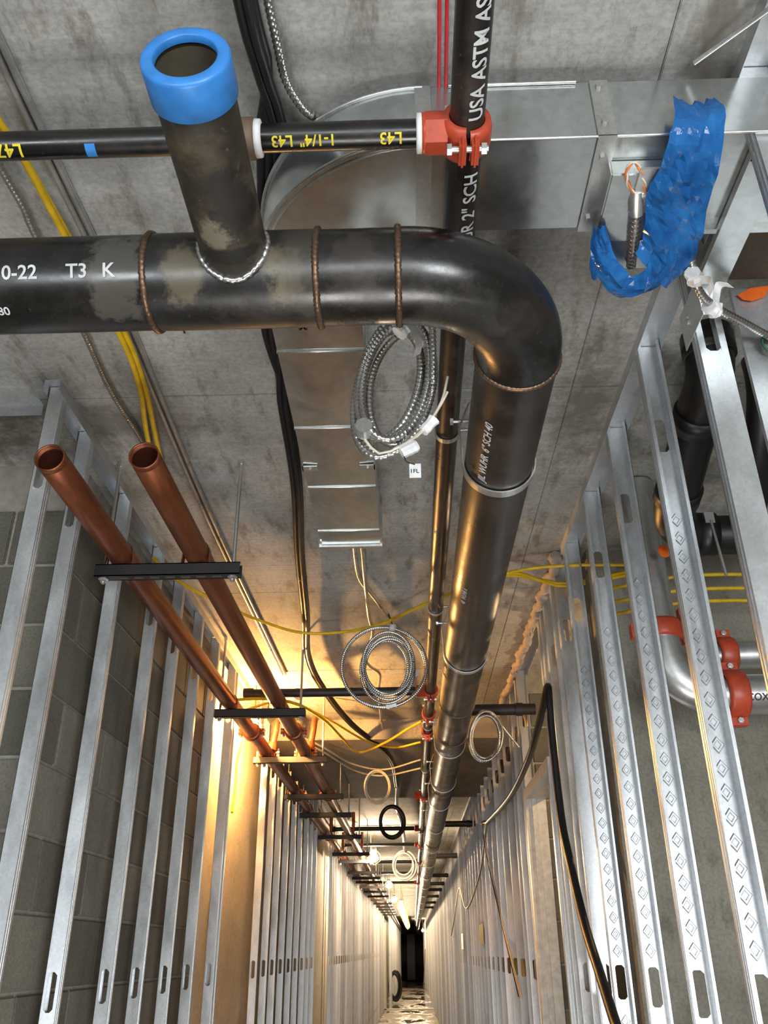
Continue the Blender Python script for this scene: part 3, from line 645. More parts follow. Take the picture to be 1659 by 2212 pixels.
for x in (DX0, DX1 - .038):
    bk = put('bracket', MB().box(x - .004, x + .042, 2.224, 2.251, DZ0 - .008, DZ0 - .0045).box(x - .004 if x < -.2 else x + .039, x - .001 if x < -.2 else x + .042, 2.224, 2.251, DZ0 - .008, CEIL - .003), 'zinc', du)
    put('screw', MB().prism((x + .022, 2.237, DZ0 - .008), (0, 0, -1), .006, .006), 'zinc', bk)
put('branch_section', MB().box(ecx + .002, 1.30, DY0, DY1, DZ0, DZ1), 'duct', du)
put('branch_fold', MB().tube([(ecx, DY0 - .001, DZ0 - .001), (1.3, DY0 - .001, DZ0 - .001)], .0028, 8), 'zinc', du)
put('branch_fold', MB().tube([(ecx + .05, DY0 - .004, DZ1 - .002), (.34, DY0 - .004, DZ1 - .002)], .0035, 8), 'zinc', du)
for x, w_ in ((.035, .030), (.365, .034)):
    st = put('joint_strap', MB().box(x, x + w_, DY0 - .005, DY0 - .001, DZ0 - .004, DZ1).box(x, x + w_, DY0 - .005, DY1 + .006, DZ0 - .006, DZ0 - .002), 'zinc', du)
    if x > .2:
        for yy, zz, ax in ((DY0 - .005, 1.44, (0, -1, 0)), (DY0 - .005, 1.344, (0, -1, 0)), (1.12, DZ0 - .006, (0, 0, -1)), (1.268, DZ0 - .006, (0, 0, -1))): put('bolt', MB().prism((x + .016, yy, zz), ax, .0075, .006), 'zinc', st)
put('rim_flange', MB().box(.52, 1.3, DY1, DY1 + .012, DZ0 - .016, DZ0 + .02), 'duct', du)
ptext('M', .030, lambda u, v: (-.242 + u, 1.593 - v, DZ0 - .0045), du, 'ink', nm='marker_writing')
# control box on the underside of the duct
cb = thing('control_box', 'small galvanized control box and hanging plate under the duct, half wrapped in the blue film', 'box', (.45, 1.2, 1.28))
put('housing', MB().box(.395, .53, 1.13, 1.30, 1.272, 1.310), 'duct', cb, bev=.003)
put('plate', MB().box(.418, .535, 1.30, 1.385, 1.280, 1.2825), 'duct', cb)
put('lid', MB().box(.445, .53, 1.115, 1.22, 1.267, 1.272), 'zinc', cb)
for x, y in ((.43, 1.37), (.452, 1.368)): put('hole_rim', MB().prism((x, y, 1.280), (0, 0, -1), .004, .0015, 10), 'ink', cb)
put('connector', MB().tube([(.452, 1.175, 1.275), (.455, 1.20, 1.262), (.458, 1.215, 1.258)], .013, 12).tube([(.452, 1.18, 1.272), (.475, 1.178, 1.274)], .011, 12), 'zinc', cb)
for x in (.505, .515): put('screw', MB().prism((x, 1.267, 1.272), (0, 0, -1), .005, .004), 'zinc', cb)
put('flexible_conduit', flexm([(.455, 1.20, 1.26), (.465, 1.261, 1.258), (.474, 1.315, 1.262), (.485, 1.371, 1.272)], .0105, .012, 12), 'flex', None, 'short corrugated conduit hanging from the control box', 'conduit')
wl_ = thing('wire_loop', 'twisted orange and white wire loop hanging beside the blue film', 'wire', (.44, 1.13, 1.27))
lp = [Vector(p) for p in ((.458, 1.186, 1.27), (.430, 1.152, 1.268), (.420, 1.119, 1.27), (.432, 1.104, 1.274), (.451, 1.131, 1.27), (.464, 1.164, 1.268), (.460, 1.188, 1.27))]
L = resample(spline(lp, .004), .004)
for ph, m in ((0, 'orangewire'), (PI, 'whitewire')):
    put('wire', MB().tube([p + Vector((math.cos(i * .55 + ph), math.sin(i * .55 + ph) * .6, math.sin(i * .55 + ph))) * .0022 for i, p in enumerate(L)], .0022, 6), m, wl_)
# blue film
from mathutils import noise as mnoise
def sheet(name, cl, wd, parent, nseg=60, nw=26, amp=.02, seed=1):
    P = spline(cl, .01); L = resample(P, sum((b - a).length for a, b in zip(P, P[1:])) / nseg)[:nseg + 1]
    W = [Vector(w_) for w_ in wd]; rows = []
    for i, p in enumerate(L):
        t = i / (len(L) - 1) * (len(W) - 1); k = min(int(t), len(W) - 2); ww = W[k].lerp(W[k + 1], t - k)
        ww = ww * (1 + .10 * mnoise.noise(Vector((i * .17, seed, 0))))
        row = []
        for j in range(nw + 1):
            s_ = j / nw * 2 - 1
            q = Vector((s_ * 1.5 + i * .11, i * .21 - s_ * .5, seed * 3.1))
            f = (abs(mnoise.noise(q)) * 1.4 - .3) * amp + mnoise.noise(q * 3.1) * amp * .35
            row.append(p + ww * s_ + Vector((f * .25, f * .3, -.010 * (1 - s_ * s_) - f)))
        rows.append(row)
    mb = MB().rings(rows, False, (False, False), False)
    return put(name, mb, 'bag', parent, solid=.0006)
bg_ = thing('plastic_film', 'crumpled translucent blue plastic film hung over the duct edge', 'plastic bag', (.5, 1.2, 1.2))
sheet('drape', [(.540, 1.050, 1.372), (.536, 1.036, 1.31), (.530, 1.075, 1.268), (.528, 1.19, 1.252), (.535, 1.285, 1.240), (.512, 1.36, 1.230)],
      [(.036, 0, 0), (.048, 0, .01), (.056, .01, .0), (.062, .02, 0), (.058, .03, 0), (.045, .05, 0)], bg_, 26, 10, .016, 3)
sheet('tail', [(.535, 1.315, 1.232), (.510, 1.365, 1.226), (.475, 1.385, 1.228), (.440, 1.355, 1.232), (.413, 1.318, 1.245), (.400, 1.275, 1.258), (.392, 1.232, 1.268)],
      [(.03, .025, 0), (.018, .036, 0), (.0, .034, 0), (-.02, .020, 0), (-.020, .014, 0), (-.018, .006, 0), (-.012, .0, 0)], bg_, 22, 7, .012, 8)
sheet('corner', [(.406, 1.285, 1.258), (.403, 1.325, 1.250), (.405, 1.37, 1.245)], [(-.016, .004, 0), (-.014, .01, 0), (-.004, .006, 0)], bg_, 8, 4, .008, 5)

# ================================================================== COPPER PIPES, TRAPEZES
RC, ZC, XC = .0397, 1.15, (-.921, -.673)
TY = [2.50, 4.34, 5.54, 7.00, 8.02, 9.67, 11.47, 12.45, 14.3, 15.4, 16.35, 17.7, 19.1, 20.75, 22.3, 24, 25.8, 27.6, 29.5, 31.5]
for x, lb in zip(XC, ('left copper pipe with an open grooved end, running down the left side', 'right copper pipe with an open grooved end, running down the left side')):
    t = thing('copper_pipe', lb, 'pipe', (x, 1.89, ZC - RC))
    ri_ = RC - .0035
    put('pipe', MB().lathe((x, 1.885, ZC), (0, 1, 0), [(.25, ri_), (0, ri_), (0, RC), (.016, RC), (.018, RC - .003), (.025, RC - .003), (.027, RC), (.3, RC), (4, RC), (20, RC), (58, RC)], 36), 'copper', t)
    put('bore', MB().lathe((x, 1.89, ZC), (0, 1, 0), [(.012, ri_ - .0004), (.35, ri_ - .0004), (.35, .001)], 28), 'copperdark', t)
    put('rim', MB().lathe((x, 1.885, ZC), (0, -1, 0), [(-.004, RC + .0006), (.0008, RC + .0004), (.0012, ri_ + .0005), (-.003, ri_ - .0006)], 36), 'copper', t)
def trapeze(y, label, near=True):
    t = thing('trapeze_hanger', label, 'pipe hanger', (-.76, y, 1.066), 'black trapeze hangers under the copper pipes')
    x0, x1, zt, zb, hw = -.992, -.527, ZC - RC - .001, ZC - RC - .042, .0205
    ch = MB().box(x0, x1, y - hw, y + hw, zb, zb + .003).box(x0, x1, y - hw, y - hw + .003, zb, zt).box(x0, x1, y + hw - .003, y + hw, zb, zt).box(x0, x1, y - hw, y - .011, zt - .003, zt).box(x0, x1, y + .011, y + hw, zt - .003, zt)
    c_ = put('channel', ch, 'strut', t)
    if near:
        for i in range(7): put('slot', MB().box(x0 + .075 + i * .05, x0 + .105 + i * .05, y - .006, y + .006, zb - .0006, zb - .0002), 'bore', c_)
    top = BEAMZ if BEAM0 < y < BEAM1 else CEIL
    for x in (x0 + .025, x1 - .025):
        put('rod', MB().tube([(x, y, zb - .018), (x, y, top)], .0062, 8), 'zinc', t)
        put('nut', MB().prism((x, y, zb - .004), (0, 0, 1), .016, .003, 12).prism((x, y, zb - .013), (0, 0, 1), .0105, .010), 'zinc', t)
        if near: put('anchor', MB().prism((x, y, top - .02), (0, 0, 1), .010, .02), 'zinc', t)
    for xc in XC:
        path = [(xc - RC - .006, y, zt)] + [(xc + (RC + .002) * math.cos(a), y, ZC + (RC + .002) * math.sin(a)) for a in [PI - PI * i / 16 for i in range(17)]] + [(xc + RC + .006, y, zt)]
        put('pipe_clamp', MB().band(path, .028, .003), 'copper', t)
    return t
tl = ['nearest black trapeze hanger carrying the two copper pipes', 'second black trapeze hanger, before the glowing lamp', 'third trapeze hanger, glowing orange under the copper tees', 'fourth trapeze hanger, under the concrete beam', 'fifth trapeze hanger, under the concrete beam']
for i in range(5): trapeze(TY[i], tl[i], i < 2)
tf = trapeze(TY[5], 'thin black trapeze hanger far down the row of copper pipe hangers', False)
for y in TY[6:]: copy_tree(tf, (0, y - TY[5], 0))
# couplings, tees and risers on the copper
gC = 'couplings on the copper pipes'
for x, s in zip(XC, ('left', 'right')):
    coupling((x, 5.02, ZC), (0, 1, 0), RC, 'copper-coloured bolted coupling on the %s copper pipe, by the glowing lamp' % s, gC, m='copper', up=(1, 0, 0), nm='copper_coupling')
    t = coupling((x, 5.66, ZC), (0, 1, 0), RC, 'copper-coloured bolted tee with a riser on the %s copper pipe' % s, gC, m='copper', up=(1, 0, 0), nm='copper_coupling')
    put('outlet', MB().lathe((x + .02, 5.63, ZC + RC * .6), (.25, 0, 1), [(0, .040), (.03, .034), (.05, .028)], 18), 'copper', t)
    put('riser', MB().tube(spline([(x + .03, 5.63, ZC + .05), (x + .045, 5.63, ZC + .14), (x + .05, 5.64, ZC + .20), (x + .05, 5.70, ZC + .235)], .02), .0205, 14), 'copper', t)
    for y in (7.3, 10.1, 11.9):
        t = coupling((x, y, ZC), (0, 1, 0), RC, 'small dark bolted coupling on the far stretch of the copper pipes', gC, m='copper', up=(1, 0, 0), nm='copper_coupling')
        if y > 10: put('riser', MB().tube([(x + .03, y, ZC + RC), (x + .03, y, ZC + .25)], .018, 10), 'copper', t)

# ================================================================== CABLES, CONDUITS, COILS
cr = thing('surface_raceway', 'pair of thin grey conduits strapped side by side along the ceiling on the left', 'conduit', (-.735, 2.5, 1.475))
for dx in (-.0095, .0095): put('conduit', cable([(-.733 + dx, .5, 1.49), (-.730 + dx, 1.16, 1.49), (-.722 + dx, 1.45, 1.49), (-.727 + dx, 1.80, 1.49), (-.752 + dx, 2.9, 1.49), (-.749 + dx, 4.4, 1.49), (-.745 + dx, 5.0, 1.49)], .0075, 8, .1), 'gpipe', cr)
yc = thing('cable_pair', 'pair of yellow cables clipped along the ceiling at the left', 'cable', (-.77, 1.8, 1.44))
put('cable', cable([(-.80, .9, 1.45), (-.777, 1.116, 1.45), (-.765, 1.211, 1.45), (-.758, 1.388, 1.45), (-.74, 1.75, 1.45), (-.753, 1.986, 1.45), (-.804, 2.255, 1.45), (-.852, 2.584, 1.45), (-.868, 2.913, 1.45)], .008), 'yellow', yc)
put('cable', cable([(-.81, .9, 1.46), (-.786, 1.135, 1.46), (-.768, 1.231, 1.46), (-.756, 1.412, 1.46), (-.730, 1.772, 1.46), (-.746, 2.023, 1.46), (-.792, 2.327, 1.46), (-.834, 2.637, 1.46), (-.86, 3.0, 1.46)], .008), 'yellow', yc)
put('flexible_conduit', flexm([(-.835, 1.0, 1.465), (-.83, 1.234, 1.465), (-.826, 1.341, 1.465), (-.832, 1.423, 1.465), (-.839, 1.768, 1.465), (-.851, 2.019, 1.465), (-.839, 2.283, 1.465), (-.82, 2.6, 1.47)], .009, .0105), 'flex', None, 'armoured flexible conduit along the ceiling at the far left', 'conduit')
put('flexible_conduit', flexm([(-.225, .78, 1.465), (-.217, .909, 1.465), (-.212, .986, 1.465), (-.207, 1.051, 1.465), (-.191, 1.101, 1.468), (-.172, 1.135, 1.472), (-.14, 1.165, 1.485), (-.12, 1.20, 1.492)], .0098, .0115), 'flex', None, 'armoured flexible conduit curving behind the duct elbow at the top', 'conduit')
hb = thing('hose_bundle', 'thick bundle of black cables hung along the ceiling beside the duct', 'cable', (-.33, 3, 1.40))
hp = [(-.262, .6, 1.46), (-.256, .864, 1.455), (-.251, .963, 1.455), (-.246, 1.06, 1.468), (-.262, 1.25, 1.4805), (-.330, 1.7, 1.4805), (-.352, 2.10, 1.465), (-.367, 2.537, 1.43), (-.427, 3.148, 1.43), (-.482, 3.844, 1.43), (-.543, 4.492, 1.43), (-.515, 5.143, 1.43), (-.394, 5.916, 1.40), (-.156, 6.672, 1.33), (-.12, 8.0, 1.33)]
for k in range(4):
    def off(p, k=k):
        fl = max(0, min(1, (1.478 - p.z) / .012)); a = PI / 2 * k + .4
        return Vector((math.cos(a) * .0125 * fl + (k - 1.5) * .0165 * (1 - fl), 0, math.sin(a) * .010 * fl))
    put('cable', MB().tube([p + off(p) for p in spline(hp, .05)], .0095, 10), 'hose', hb)
for y in (.80, 3.35, 4.45): 
    q = min(spline(hp, .03), key=lambda p: abs(p.y - y)); put('cable_tie', MB().lathe(q - Vector((0, .004, 0)), (0, 1, 0), [(0, .025), (.008, .025)], 12), 'hose', hb)
hb2 = [(-.12, 8.0, 1.33), (-.14, 8.9, 1.30), (-.13, 10, 1.36), (-.10, 11.5, 1.36), (-.10, 13.5, 1.30)]
put('hanging_cable', cable(hb2, .022), 'greyplastic', None, 'pale cable bundle hanging down the middle of the far ceiling', 'cable')
rw = thing('wire_pair', 'two thin red wires along the ceiling beside the sprinkler main at the top', 'wire', (.08, .9, 1.44))
for x in (.078, .091): put('wire', MB().tube([(x - .006, .4, 1.455), (x, .895, 1.455), (x + .004, 1.06, 1.46), (x + .01, 1.3, 1.488)], .0036, 8), 'redwire', rw)
put('conduit', cable([(-.205, 2.7, 1.485), (-.208, 3.069, 1.48), (-.212, 3.397, 1.482), (-.201, 3.556, 1.482), (-.156, 3.729, 1.482), (-.067, 4.12, 1.48), (-.02, 4.3, 1.48)], .009), 'gpipe', None, 'thin grey conduit leaving the duct end and bending right', 'conduit')
put('conduit', cable([(-.172, 2.7, 1.485), (-.175, 3.07, 1.465), (-.18, 3.557, 1.45), (-.182, 3.913, 1.45), (-.176, 4.186, 1.45), (-.231, 4.572, 1.45), (-.213, 4.746, 1.45), (-.165, 4.886, 1.45), (-.183, 5.234, 1.44), (-.19, 5.9, 1.43), (-.19, 6.18, 1.43)], .009), 'gpipe', None, 'thin grey conduit leaving the duct end and running straight on', 'conduit')
put('cable', cable([(-1.017, 3.122, 1.42), (-.979, 3.267, 1.40), (-.875, 3.508, 1.40), (-.698, 3.815, 1.40), (-.489, 4.011, 1.40), (-.177, 3.939, 1.40), (.109, 3.613, 1.40), (.413, 3.309, 1.40), (.643, 3.233, 1.40), (.95, 3.15, 1.36)], .0075), 'yellow', None, 'long yellow cable sagging across the ceiling from wall to wall', 'cable')
yb_ = thing('cable_pair', 'pair of yellow cables entering the right-hand wall behind the big pipe', 'cable', (.5, 3.35, 1.38))
for d in (0, .012): put('cable', cable([(.20, 3.27, 1.40 + d), (.355, 3.30 + d, 1.40), (.471, 3.305 + d * 2, 1.40), (.601, 3.409, 1.40 + d * .5), (.70, 3.43, 1.39 + d), (.9, 3.25, 1.36 + d)], .008), 'yellow', yb_)
for i, (z, lb) in enumerate(((1.243, 'upper'), (1.187, 'middle'), (1.138, 'lower'))):
    put('cable', cable([(.78, 3.05, z - .02), (1.0, 3.0, z), (1.2, 3.0, z + .008), (1.4, 3.0, z)], .0075), 'yellow', None, lb + ' of three yellow cables behind the right-hand studs', 'cable')
put('cable', cable([(-.99, 4.5, 1.20), (-.80, 4.62, 1.24), (-.633, 4.773, 1.25), (-.512, 5.161, 1.25), (-.437, 5.672, 1.25), (-.356, 6.119, 1.25), (-.168, 5.83, 1.25), (-.009, 5.435, 1.25), (.08, 5.23, 1.25)], .0085), 'yellow', None, 'bright yellow cable drooping below the beam', 'cable')
put('cable', cable([(-.99, 4.85, 1.22), (-.76, 4.906, 1.3), (-.616, 5.075, 1.3), (-.479, 5.432, 1.3), (-.3, 5.981, 1.3), (-.113, 6.22, 1.3), (.082, 6.05, 1.3)], .0075), 'yellow', None, 'dull yellow cable crossing in front of the beam', 'cable')
put('cable', cable([(-.75, 5.9, 1.32), (-.609, 6.188, 1.3), (-.443, 6.702, 1.285), (-.203, 6.95, 1.283), (.085, 6.62, 1.29)], .007), 'whitewire', None, 'upper pale cable drooping under the beam', 'cable')
put('cable', cable([(-.75, 5.95, 1.30), (-.614, 6.249, 1.28), (-.423, 6.9, 1.265), (-.209, 7.1, 1.262), (.085, 6.85, 1.27)], .007), 'whitewire', None, 'lower pale cable drooping under the beam', 'cable')
put('cable', cable([(-.955, 5.27, 1.33), (-1.0, 5.32, 1.25), (-1.05, 5.3, 1.05), (-1.04, 5.25, .90), (-1.03, 5.15, .72)], .008), 'yellow', None, 'yellow cable hanging against the orange-lit concrete by the lamp', 'cable')

def coil(name, label, c, rx, rz, n, tube_r, m, y_tilt=0, slant=0, spread=.012, pitch=None, seed=0, inner=.85, group='coiled cables'):
    rnd = random.Random(seed); t = thing(name, label, 'cable coil', (c[0], c[1], c[2] - rz), group); per = 48
    for k in range(n):
        f = 1 - (1 - inner) * (k / max(1, n - 1)); ph = rnd.uniform(0, 6.28); dx, dz, dy = rnd.uniform(-1, 1) * spread, rnd.uniform(-1, 1) * spread, rnd.uniform(-1, 1) * spread
        P = []
        for i in range(per + 1):
            a = ph + 2 * PI * i / per; x = rx * f * math.cos(a); z = rz * f * math.sin(a)
            P.append((c[0] + dx + x + slant * z, c[1] + dy + y_tilt * z + .008 * math.sin(a * 2 + k), c[2] + dz + z))
        put('loop', flexm(P, tube_r, pitch, 10) if pitch else MB().tube(spline(P, .04), tube_r, 8), m, t)
    return t
c1 = coil('conduit_coil', 'big coil of armoured flexible conduit hanging under the elbow of the big pipe', (-.012, 1.545, 1.115), .080, .178, 6, .0088, 'flex', 0, .14, .016, .0108, 3, .82)
def tape(parent, c, s, rz, m='white', seed=1):
    rnd = random.Random(seed); mb = MB(); c = Vector(c); a = Vector((math.cos(rz), 0, math.sin(rz)))
    b = Vector((-math.sin(rz), 0, math.cos(rz))); rs = []
    for i in range(7):
        t = i / 6 - .5; w_ = s * (.8 + .25 * rnd.random()); rs.append([c + a * t * s * 1.5 + (b * math.cos(q) * w_ * .55 + Vector((0, 1, 0)) * math.sin(q) * w_ * .45) for q in [2 * PI * j / 9 for j in range(9)]])
    mb.rings(rs, True, (True, True), False); put('tape', mb, m, parent)
    return a, b
tape(c1, (.012, 1.535, 1.262), .034, .8, seed=2); tape(c1, (.052, 1.54, 1.225), .026, .5, seed=3); tape(c1, (.055, 1.535, .995), .026, .9, seed=4); tape(c1, (.013, 1.535, .938), .026, .5, seed=5)
put('tape_tail', MB().band(spline([(.02, 1.515, 1.255), (.032, 1.505, 1.225), (.040, 1.505, 1.19), (.034, 1.508, 1.16)], .01), .022, .0006, (.7, .3, .6)), 'white', c1)
jb = put('junction_clip', MB().prism((-.082, 1.512, .985), (0, 1, 0), .019, .03, 8), 'zinc', c1, label='faceted zinc connector')
put('label_tag', MB().box(.012, .036, 1.529, 1.530, .865, .898), 'white', c1)
put('tag_writing', text_mesh('1FL', .013, lambda u, v: (.013 + u, 1.5285, .876 + v)), 'ink', c1)
put('tag_string', cable([(.0, 1.535, .93), (.006, 1.531, .905), (.024, 1.529, .896)], .0015, 6), 'ink', c1)
put('loose_wire', cable([(-.08, 1.53, .96), (-.05, 1.53, .925), (0, 1.53, .945), (.05, 1.53, .99), (.085, 1.525, 1.05), (.10, 1.52, 1.11)], .003, 6, .02), 'whitewire', c1)
put('loose_wire', cable([(-.02, 1.53, .935), (.03, 1.53, .965), (.07, 1.53, 1.02), (.098, 1.52, 1.07)], .003, 6, .02), 'whitewire', c1)
put('flexible_conduit', flexm([(.068, 1.53, 1.10), (.070, 1.50, 1.20), (.066, 1.46, 1.27), (.05, 1.44, 1.36), (.03, 1.47, 1.49)], .0085, .0105), 'flex', None, 'flexible conduit rising from the big coil to the ceiling beside the sprinkler main', 'conduit')
put('flexible_conduit', flexm([(-.02, 1.55, 1.28), (.02, 1.52, 1.33), (.05, 1.49, 1.40), (.07, 1.48, 1.49)], .0085, .0105), 'flex', None, 'flexible conduit from the taped top of the big coil up to the ceiling', 'conduit')
c2 = coil('conduit_coil', 'large loose coil of armoured cable tied with white tape, below the ceiling', (-.108, 3.70, 1.13), .19, .185, 2, .0075, 'flex', 0, 0, .006, .009, 6, .98)
c2b = coil('conduit_coil', 'smaller coil of armoured cable hanging inside the large loose coil', (-.085, 3.655, 1.115), .118, .150, 5, .0068, 'flex', 0, .02, .014, .009, 9, .82)
tape(c2, (-.066, 3.69, 1.298), .03, 1.4, seed=7); tape(c2, (-.075, 3.69, .955), .03, .2, seed=8); put('connector', MB().prism((.035, 3.68, 1.09), (0, 1, 0), .014, .02, 8), 'zinc', c2b)
put('tie_wire', cable([(-.06, 3.7, 1.31), (-.07, 3.9, 1.40), (-.09, 4.0, 1.49)], .004, 6), 'hose', c2)
coil('conduit_coil', 'small dark coil of cable beside the big pipe in front of the right-hand studs', (.405, 4.60, 1.01), .085, .13, 3, .0072, 'flex', 0, .1, .014, .009, 12, .86)
put('flexible_conduit', flexm([(.38, 4.6, 1.13), (.40, 4.62, 1.155), (.46, 4.66, 1.14), (.53, 4.7, 1.06), (.60, 4.74, .98)], .006, .009), 'flex', None, 'armoured cable running from the small dark coil to the right-hand studs', 'conduit')
coil('cable_coil', 'loop of thick black cable hanging in the middle of the far corridor', (-.178, 8.62, 1.10), .115, .145, 2, .016, 'hose', 0, 0, .006, None, 14, .94)
coil('cable_coil', 'small ring of pale cable under the beam', (-.235, 6.9, 1.13), .10, .125, 2, .007, 'whitewire', 0, 0, .02, None, 15, .9)
coil('cable_coil', 'tangle of pale cable rings far down the corridor', (-.10, 13.4, 1.12), .17, .2, 4, .012, 'whitewire', 0, 0, .05, None, 16, .8)
# right-hand hose draped over the wall
put('black_hose', MB().tube(spline([(.63, 2.3, -1.2), (.585, 2.60, -.42), (.585, 2.80, -.245), (.585, 2.905, -.20), (.588, 3.088, -.070), (.59, 3.274, .073), (.592, 3.436, .262), (.595, 3.575, .46), (.598, 3.617, .776), (.60, 3.622, .932), (.603, 3.63, 1.0), (.606, 3.68, 1.015), (.603, 3.75, .985), (.60, 3.953, .930), (.60, 4.449, .855), (.60, 5.415, .825), (.595, 7.1, .89)], .03), .0165, 14), 'hose', None, 'thick black hose draped from the right-hand wall down past the studs', 'hose')
wp = thing('wire_tail', 'bare wires trailing from the end of the black hose down the right-hand wall', 'wire', (.6, 7.2, .5))
for k in range(3): put('wire', cable([(.60, 7.1, .89), (.58 - .01 * k, 7.25, .92), (.57 + .01 * k, 7.1, .7), (.61 + .004 * k, 6.6, .2), (.635, 6.0 - .1 * k, -.25)], .0035, 6, .08), 'whitewire' if k else 'hose', wp)
put('wire', MB().tube([(.60, 6.95, .885), (.57, 7.3, .91)], .010, 8), 'orangewire', wp)
put('cable', cable([(.60, 7.15, .90), (.62, 8.5, .62), (.60, 10.5, .42), (.63, 12.5, .75), (.60, 13.5, .45), (.62, 15.5, .22)], .009, 8, .15), 'whitewire', None, 'cable looped from stud to stud along the far right-hand wall', 'cable')
put('paper_tag', MB().box(.632, .634, 8.6, 9.1, .05, .22), 'yellowpaint', None, 'small yellowish paper tag on the far right-hand studs', 'tag')
put('paper_tag', MB().box(.632, .634, 12.1, 12.6, .02, .2), 'white', None, 'small white paper tag further down the right-hand studs', 'tag')
# conduit through the header at right, with tape, and wire bunch
fr = thing('flexible_conduit', 'armoured conduit with white tape running out from under the blue film to the right edge', 'conduit', (.7, 1.48, 1.2))
fp = [(.575, 1.285, 1.275), (.584, 1.304, 1.272), (.609, 1.363, 1.268), (.640, 1.43, 1.255), (.700, 1.497, 1.262), (.775, 1.555, 1.27), (.862, 1.622, 1.28), (.95, 1.68, 1.28)]
fp = [(x * k, y * k, z * k) for (x, y, z), k in zip(fp, (.995, .99, .975, .965, .965, .965, .965, .965))]
put('conduit', flexm(fp, .0088, .0095, 12), 'flex', fr)
def wrap(c, d, r, L, parent, seed):
    rnd = random.Random(seed); c = Vector(c); d = Vector(d).normalized(); e = d.orthogonal().normalized(); g = d.cross(e)
    put('tape', MB().rings([[c + d * L * (i / 4 - .5) + (e * math.cos(q) + g * math.sin(q)) * r * rnd.uniform(.85, 1.3) for q in [2 * PI * j / 10 for j in range(10)]] for i in range(5)], True, (True, True), False), 'white', parent)
    put('tape_tail', MB().band(spline([c + g * r, c + g * r * 2.2 + e * .006, c + g * r * 3.2 - d * .01, c + g * r * 3.4 - e * .02], .006), L * .8, .0006, d), 'white', parent)
wrap((.600, 1.345, 1.215), (.4, .8, 0), .0145, .034, fr, 4); wrap((.663, 1.435, 1.208), (.7, .6, 0), .0155, .030, fr, 6)
gw = thing('wire_bunch', 'bunch of green and white wires at the right edge', 'wire', (.85, 1.60, 1.2))
for k in range(5):
    a = k * .5; put('wire', MB().tube([(.842 + .022 * math.cos(q) + .002 * k, 1.575 + .004 * k, 1.222 + .026 * math.sin(q) + .002 * k) for q in [a + 2 * PI * i / 20 for i in range(19)]], .0032, 6), 'whitewire' if k == 2 else 'greenwire', gw)
put('threaded_rod', MB().tube([(.560, 1.055, 1.475), (.70, .86, 1.42)], .0048, 8), 'zinc', None, 'thin shiny rod slanting across the top right corner', 'rod')
put('steel_plate', MB().box(.79, .95, 1.60, 1.612, .72, 1.405), 'stud', None, 'grey sheet steel panel standing behind the right edge stud', 'panel')

# ================================================================== PIPES IN THE ALCOVE ON THE RIGHT
bp = thing('drain_pipe', 'black drain pipe with two elbows near the ceiling behind the right-hand studs', 'pipe', (.85, 2.2, 1.2))
dp = [(.835, 1.88, 1.60), (.835, 1.885, 1.46), (.838, 1.91, 1.405), (.842, 1.97, 1.375), (.843, 2.08, 1.35), (.845, 2.30, 1.27), (.85, 2.41, 1.235), (.875, 2.48, 1.205), (.93, 2.52, 1.195), (1.03, 2.53, 1.193), (1.75, 2.53, 1.19)]
put('pipe', MB().tube(spline(dp, .02), .064, 24), 'darkpipe', bp)
for c, d in (((.843, 2.08, 1.35), (0, 1, -.3)), ((.847, 2.35, 1.255), (0, 1, -.3)), ((.97, 2.525, 1.194), (1, 0, 0)), ((.836, 1.89, 1.455), (0, .1, -1))):
    put('hub', MB().lathe(Vector(c) - Vector(d).normalized() * .03, d, [(0, .063), (0, .071), (.06, .071), (.06, .063)], 24), 'darkpipe', bp)
put('branch', MB().tube(spline([(1.02, 2.02, 1.60), (1.02, 2.02, 1.4), (1.05, 2.25, 1.25), (1.10, 2.50, 1.20)], .03), .045, 18), 'darkpipe', bp)
put('fireproofed_beam', MB().box(.745, 2.38, 1.33, 1.585, 1.415, CEIL - .004), 'rustbeam', None, 'dark brown fireproofed beam under the ceiling at the right edge', 'beam', bev=.006)
hgx = thing('pipe_hanger', 'small zinc hanger on the black drain pipe behind the studs', 'pipe hanger', (.97, 2.66, 1.18))
put('clip', MB().box(.955, .985, 2.455, 2.475, 1.20, 1.24), 'zinc', hgx); put('rod', MB().tube([(.972, 2.455, 1.21), (.985, 2.455, 1.02)], .005, 8), 'zinc', hgx)
RG = .057
gp = thing('grooved_pipe', 'galvanized pipe with an elbow and red couplings behind the right-hand studs', 'pipe', (.85, 2.7, .66))
put('vertical_pipe', MB().pipe((.835, 2.72, .94), (.835, 2.72, 1.49), RG, seg=28), 'gpipe', gp)
ea = [(.835 + .15 - .15 * math.cos(a), 2.72, .87 - .15 * math.sin(a)) for a in [PI / 2 * i / 14 for i in range(15)]]
put('elbow', MB().tube([(.835, 2.72, .94)] + ea + [(1.03, 2.72, .72)], RG + .003, 28), 'gpipe', gp)
put('run', MB().pipe((1.035, 2.72, .72), (1.9, 2.72, .72), RG + .006, seg=28), 'gpipe', gp)
ptext('COXOE', .03, lambda u, v: tuple(Vector((1.055 + u, 2.72, .72)) + Vector((0, -math.cos(.55 - v / .06), -math.sin(.55 - v / .06))) * .0645), gp, 'ink', nm='stencilled_text')
gp2 = thing('grooved_pipe', 'smaller galvanized pipe above the elbow pipe at the right edge', 'pipe', (1.2, 2.80, .80))
put('run', MB().pipe((1.06, 2.80, .875), (1.9, 2.80, .875), .046, seg=24), 'gpipe', gp2)
put('elbow', MB().tube(spline([(1.07, 2.80, .875), (1.03, 2.82, .875), (1.005, 2.90, .875), (1.0, 3.0, .875)], .02), .047, 20), 'gpipe', gp2)
gG = 'red couplings behind the right-hand studs'
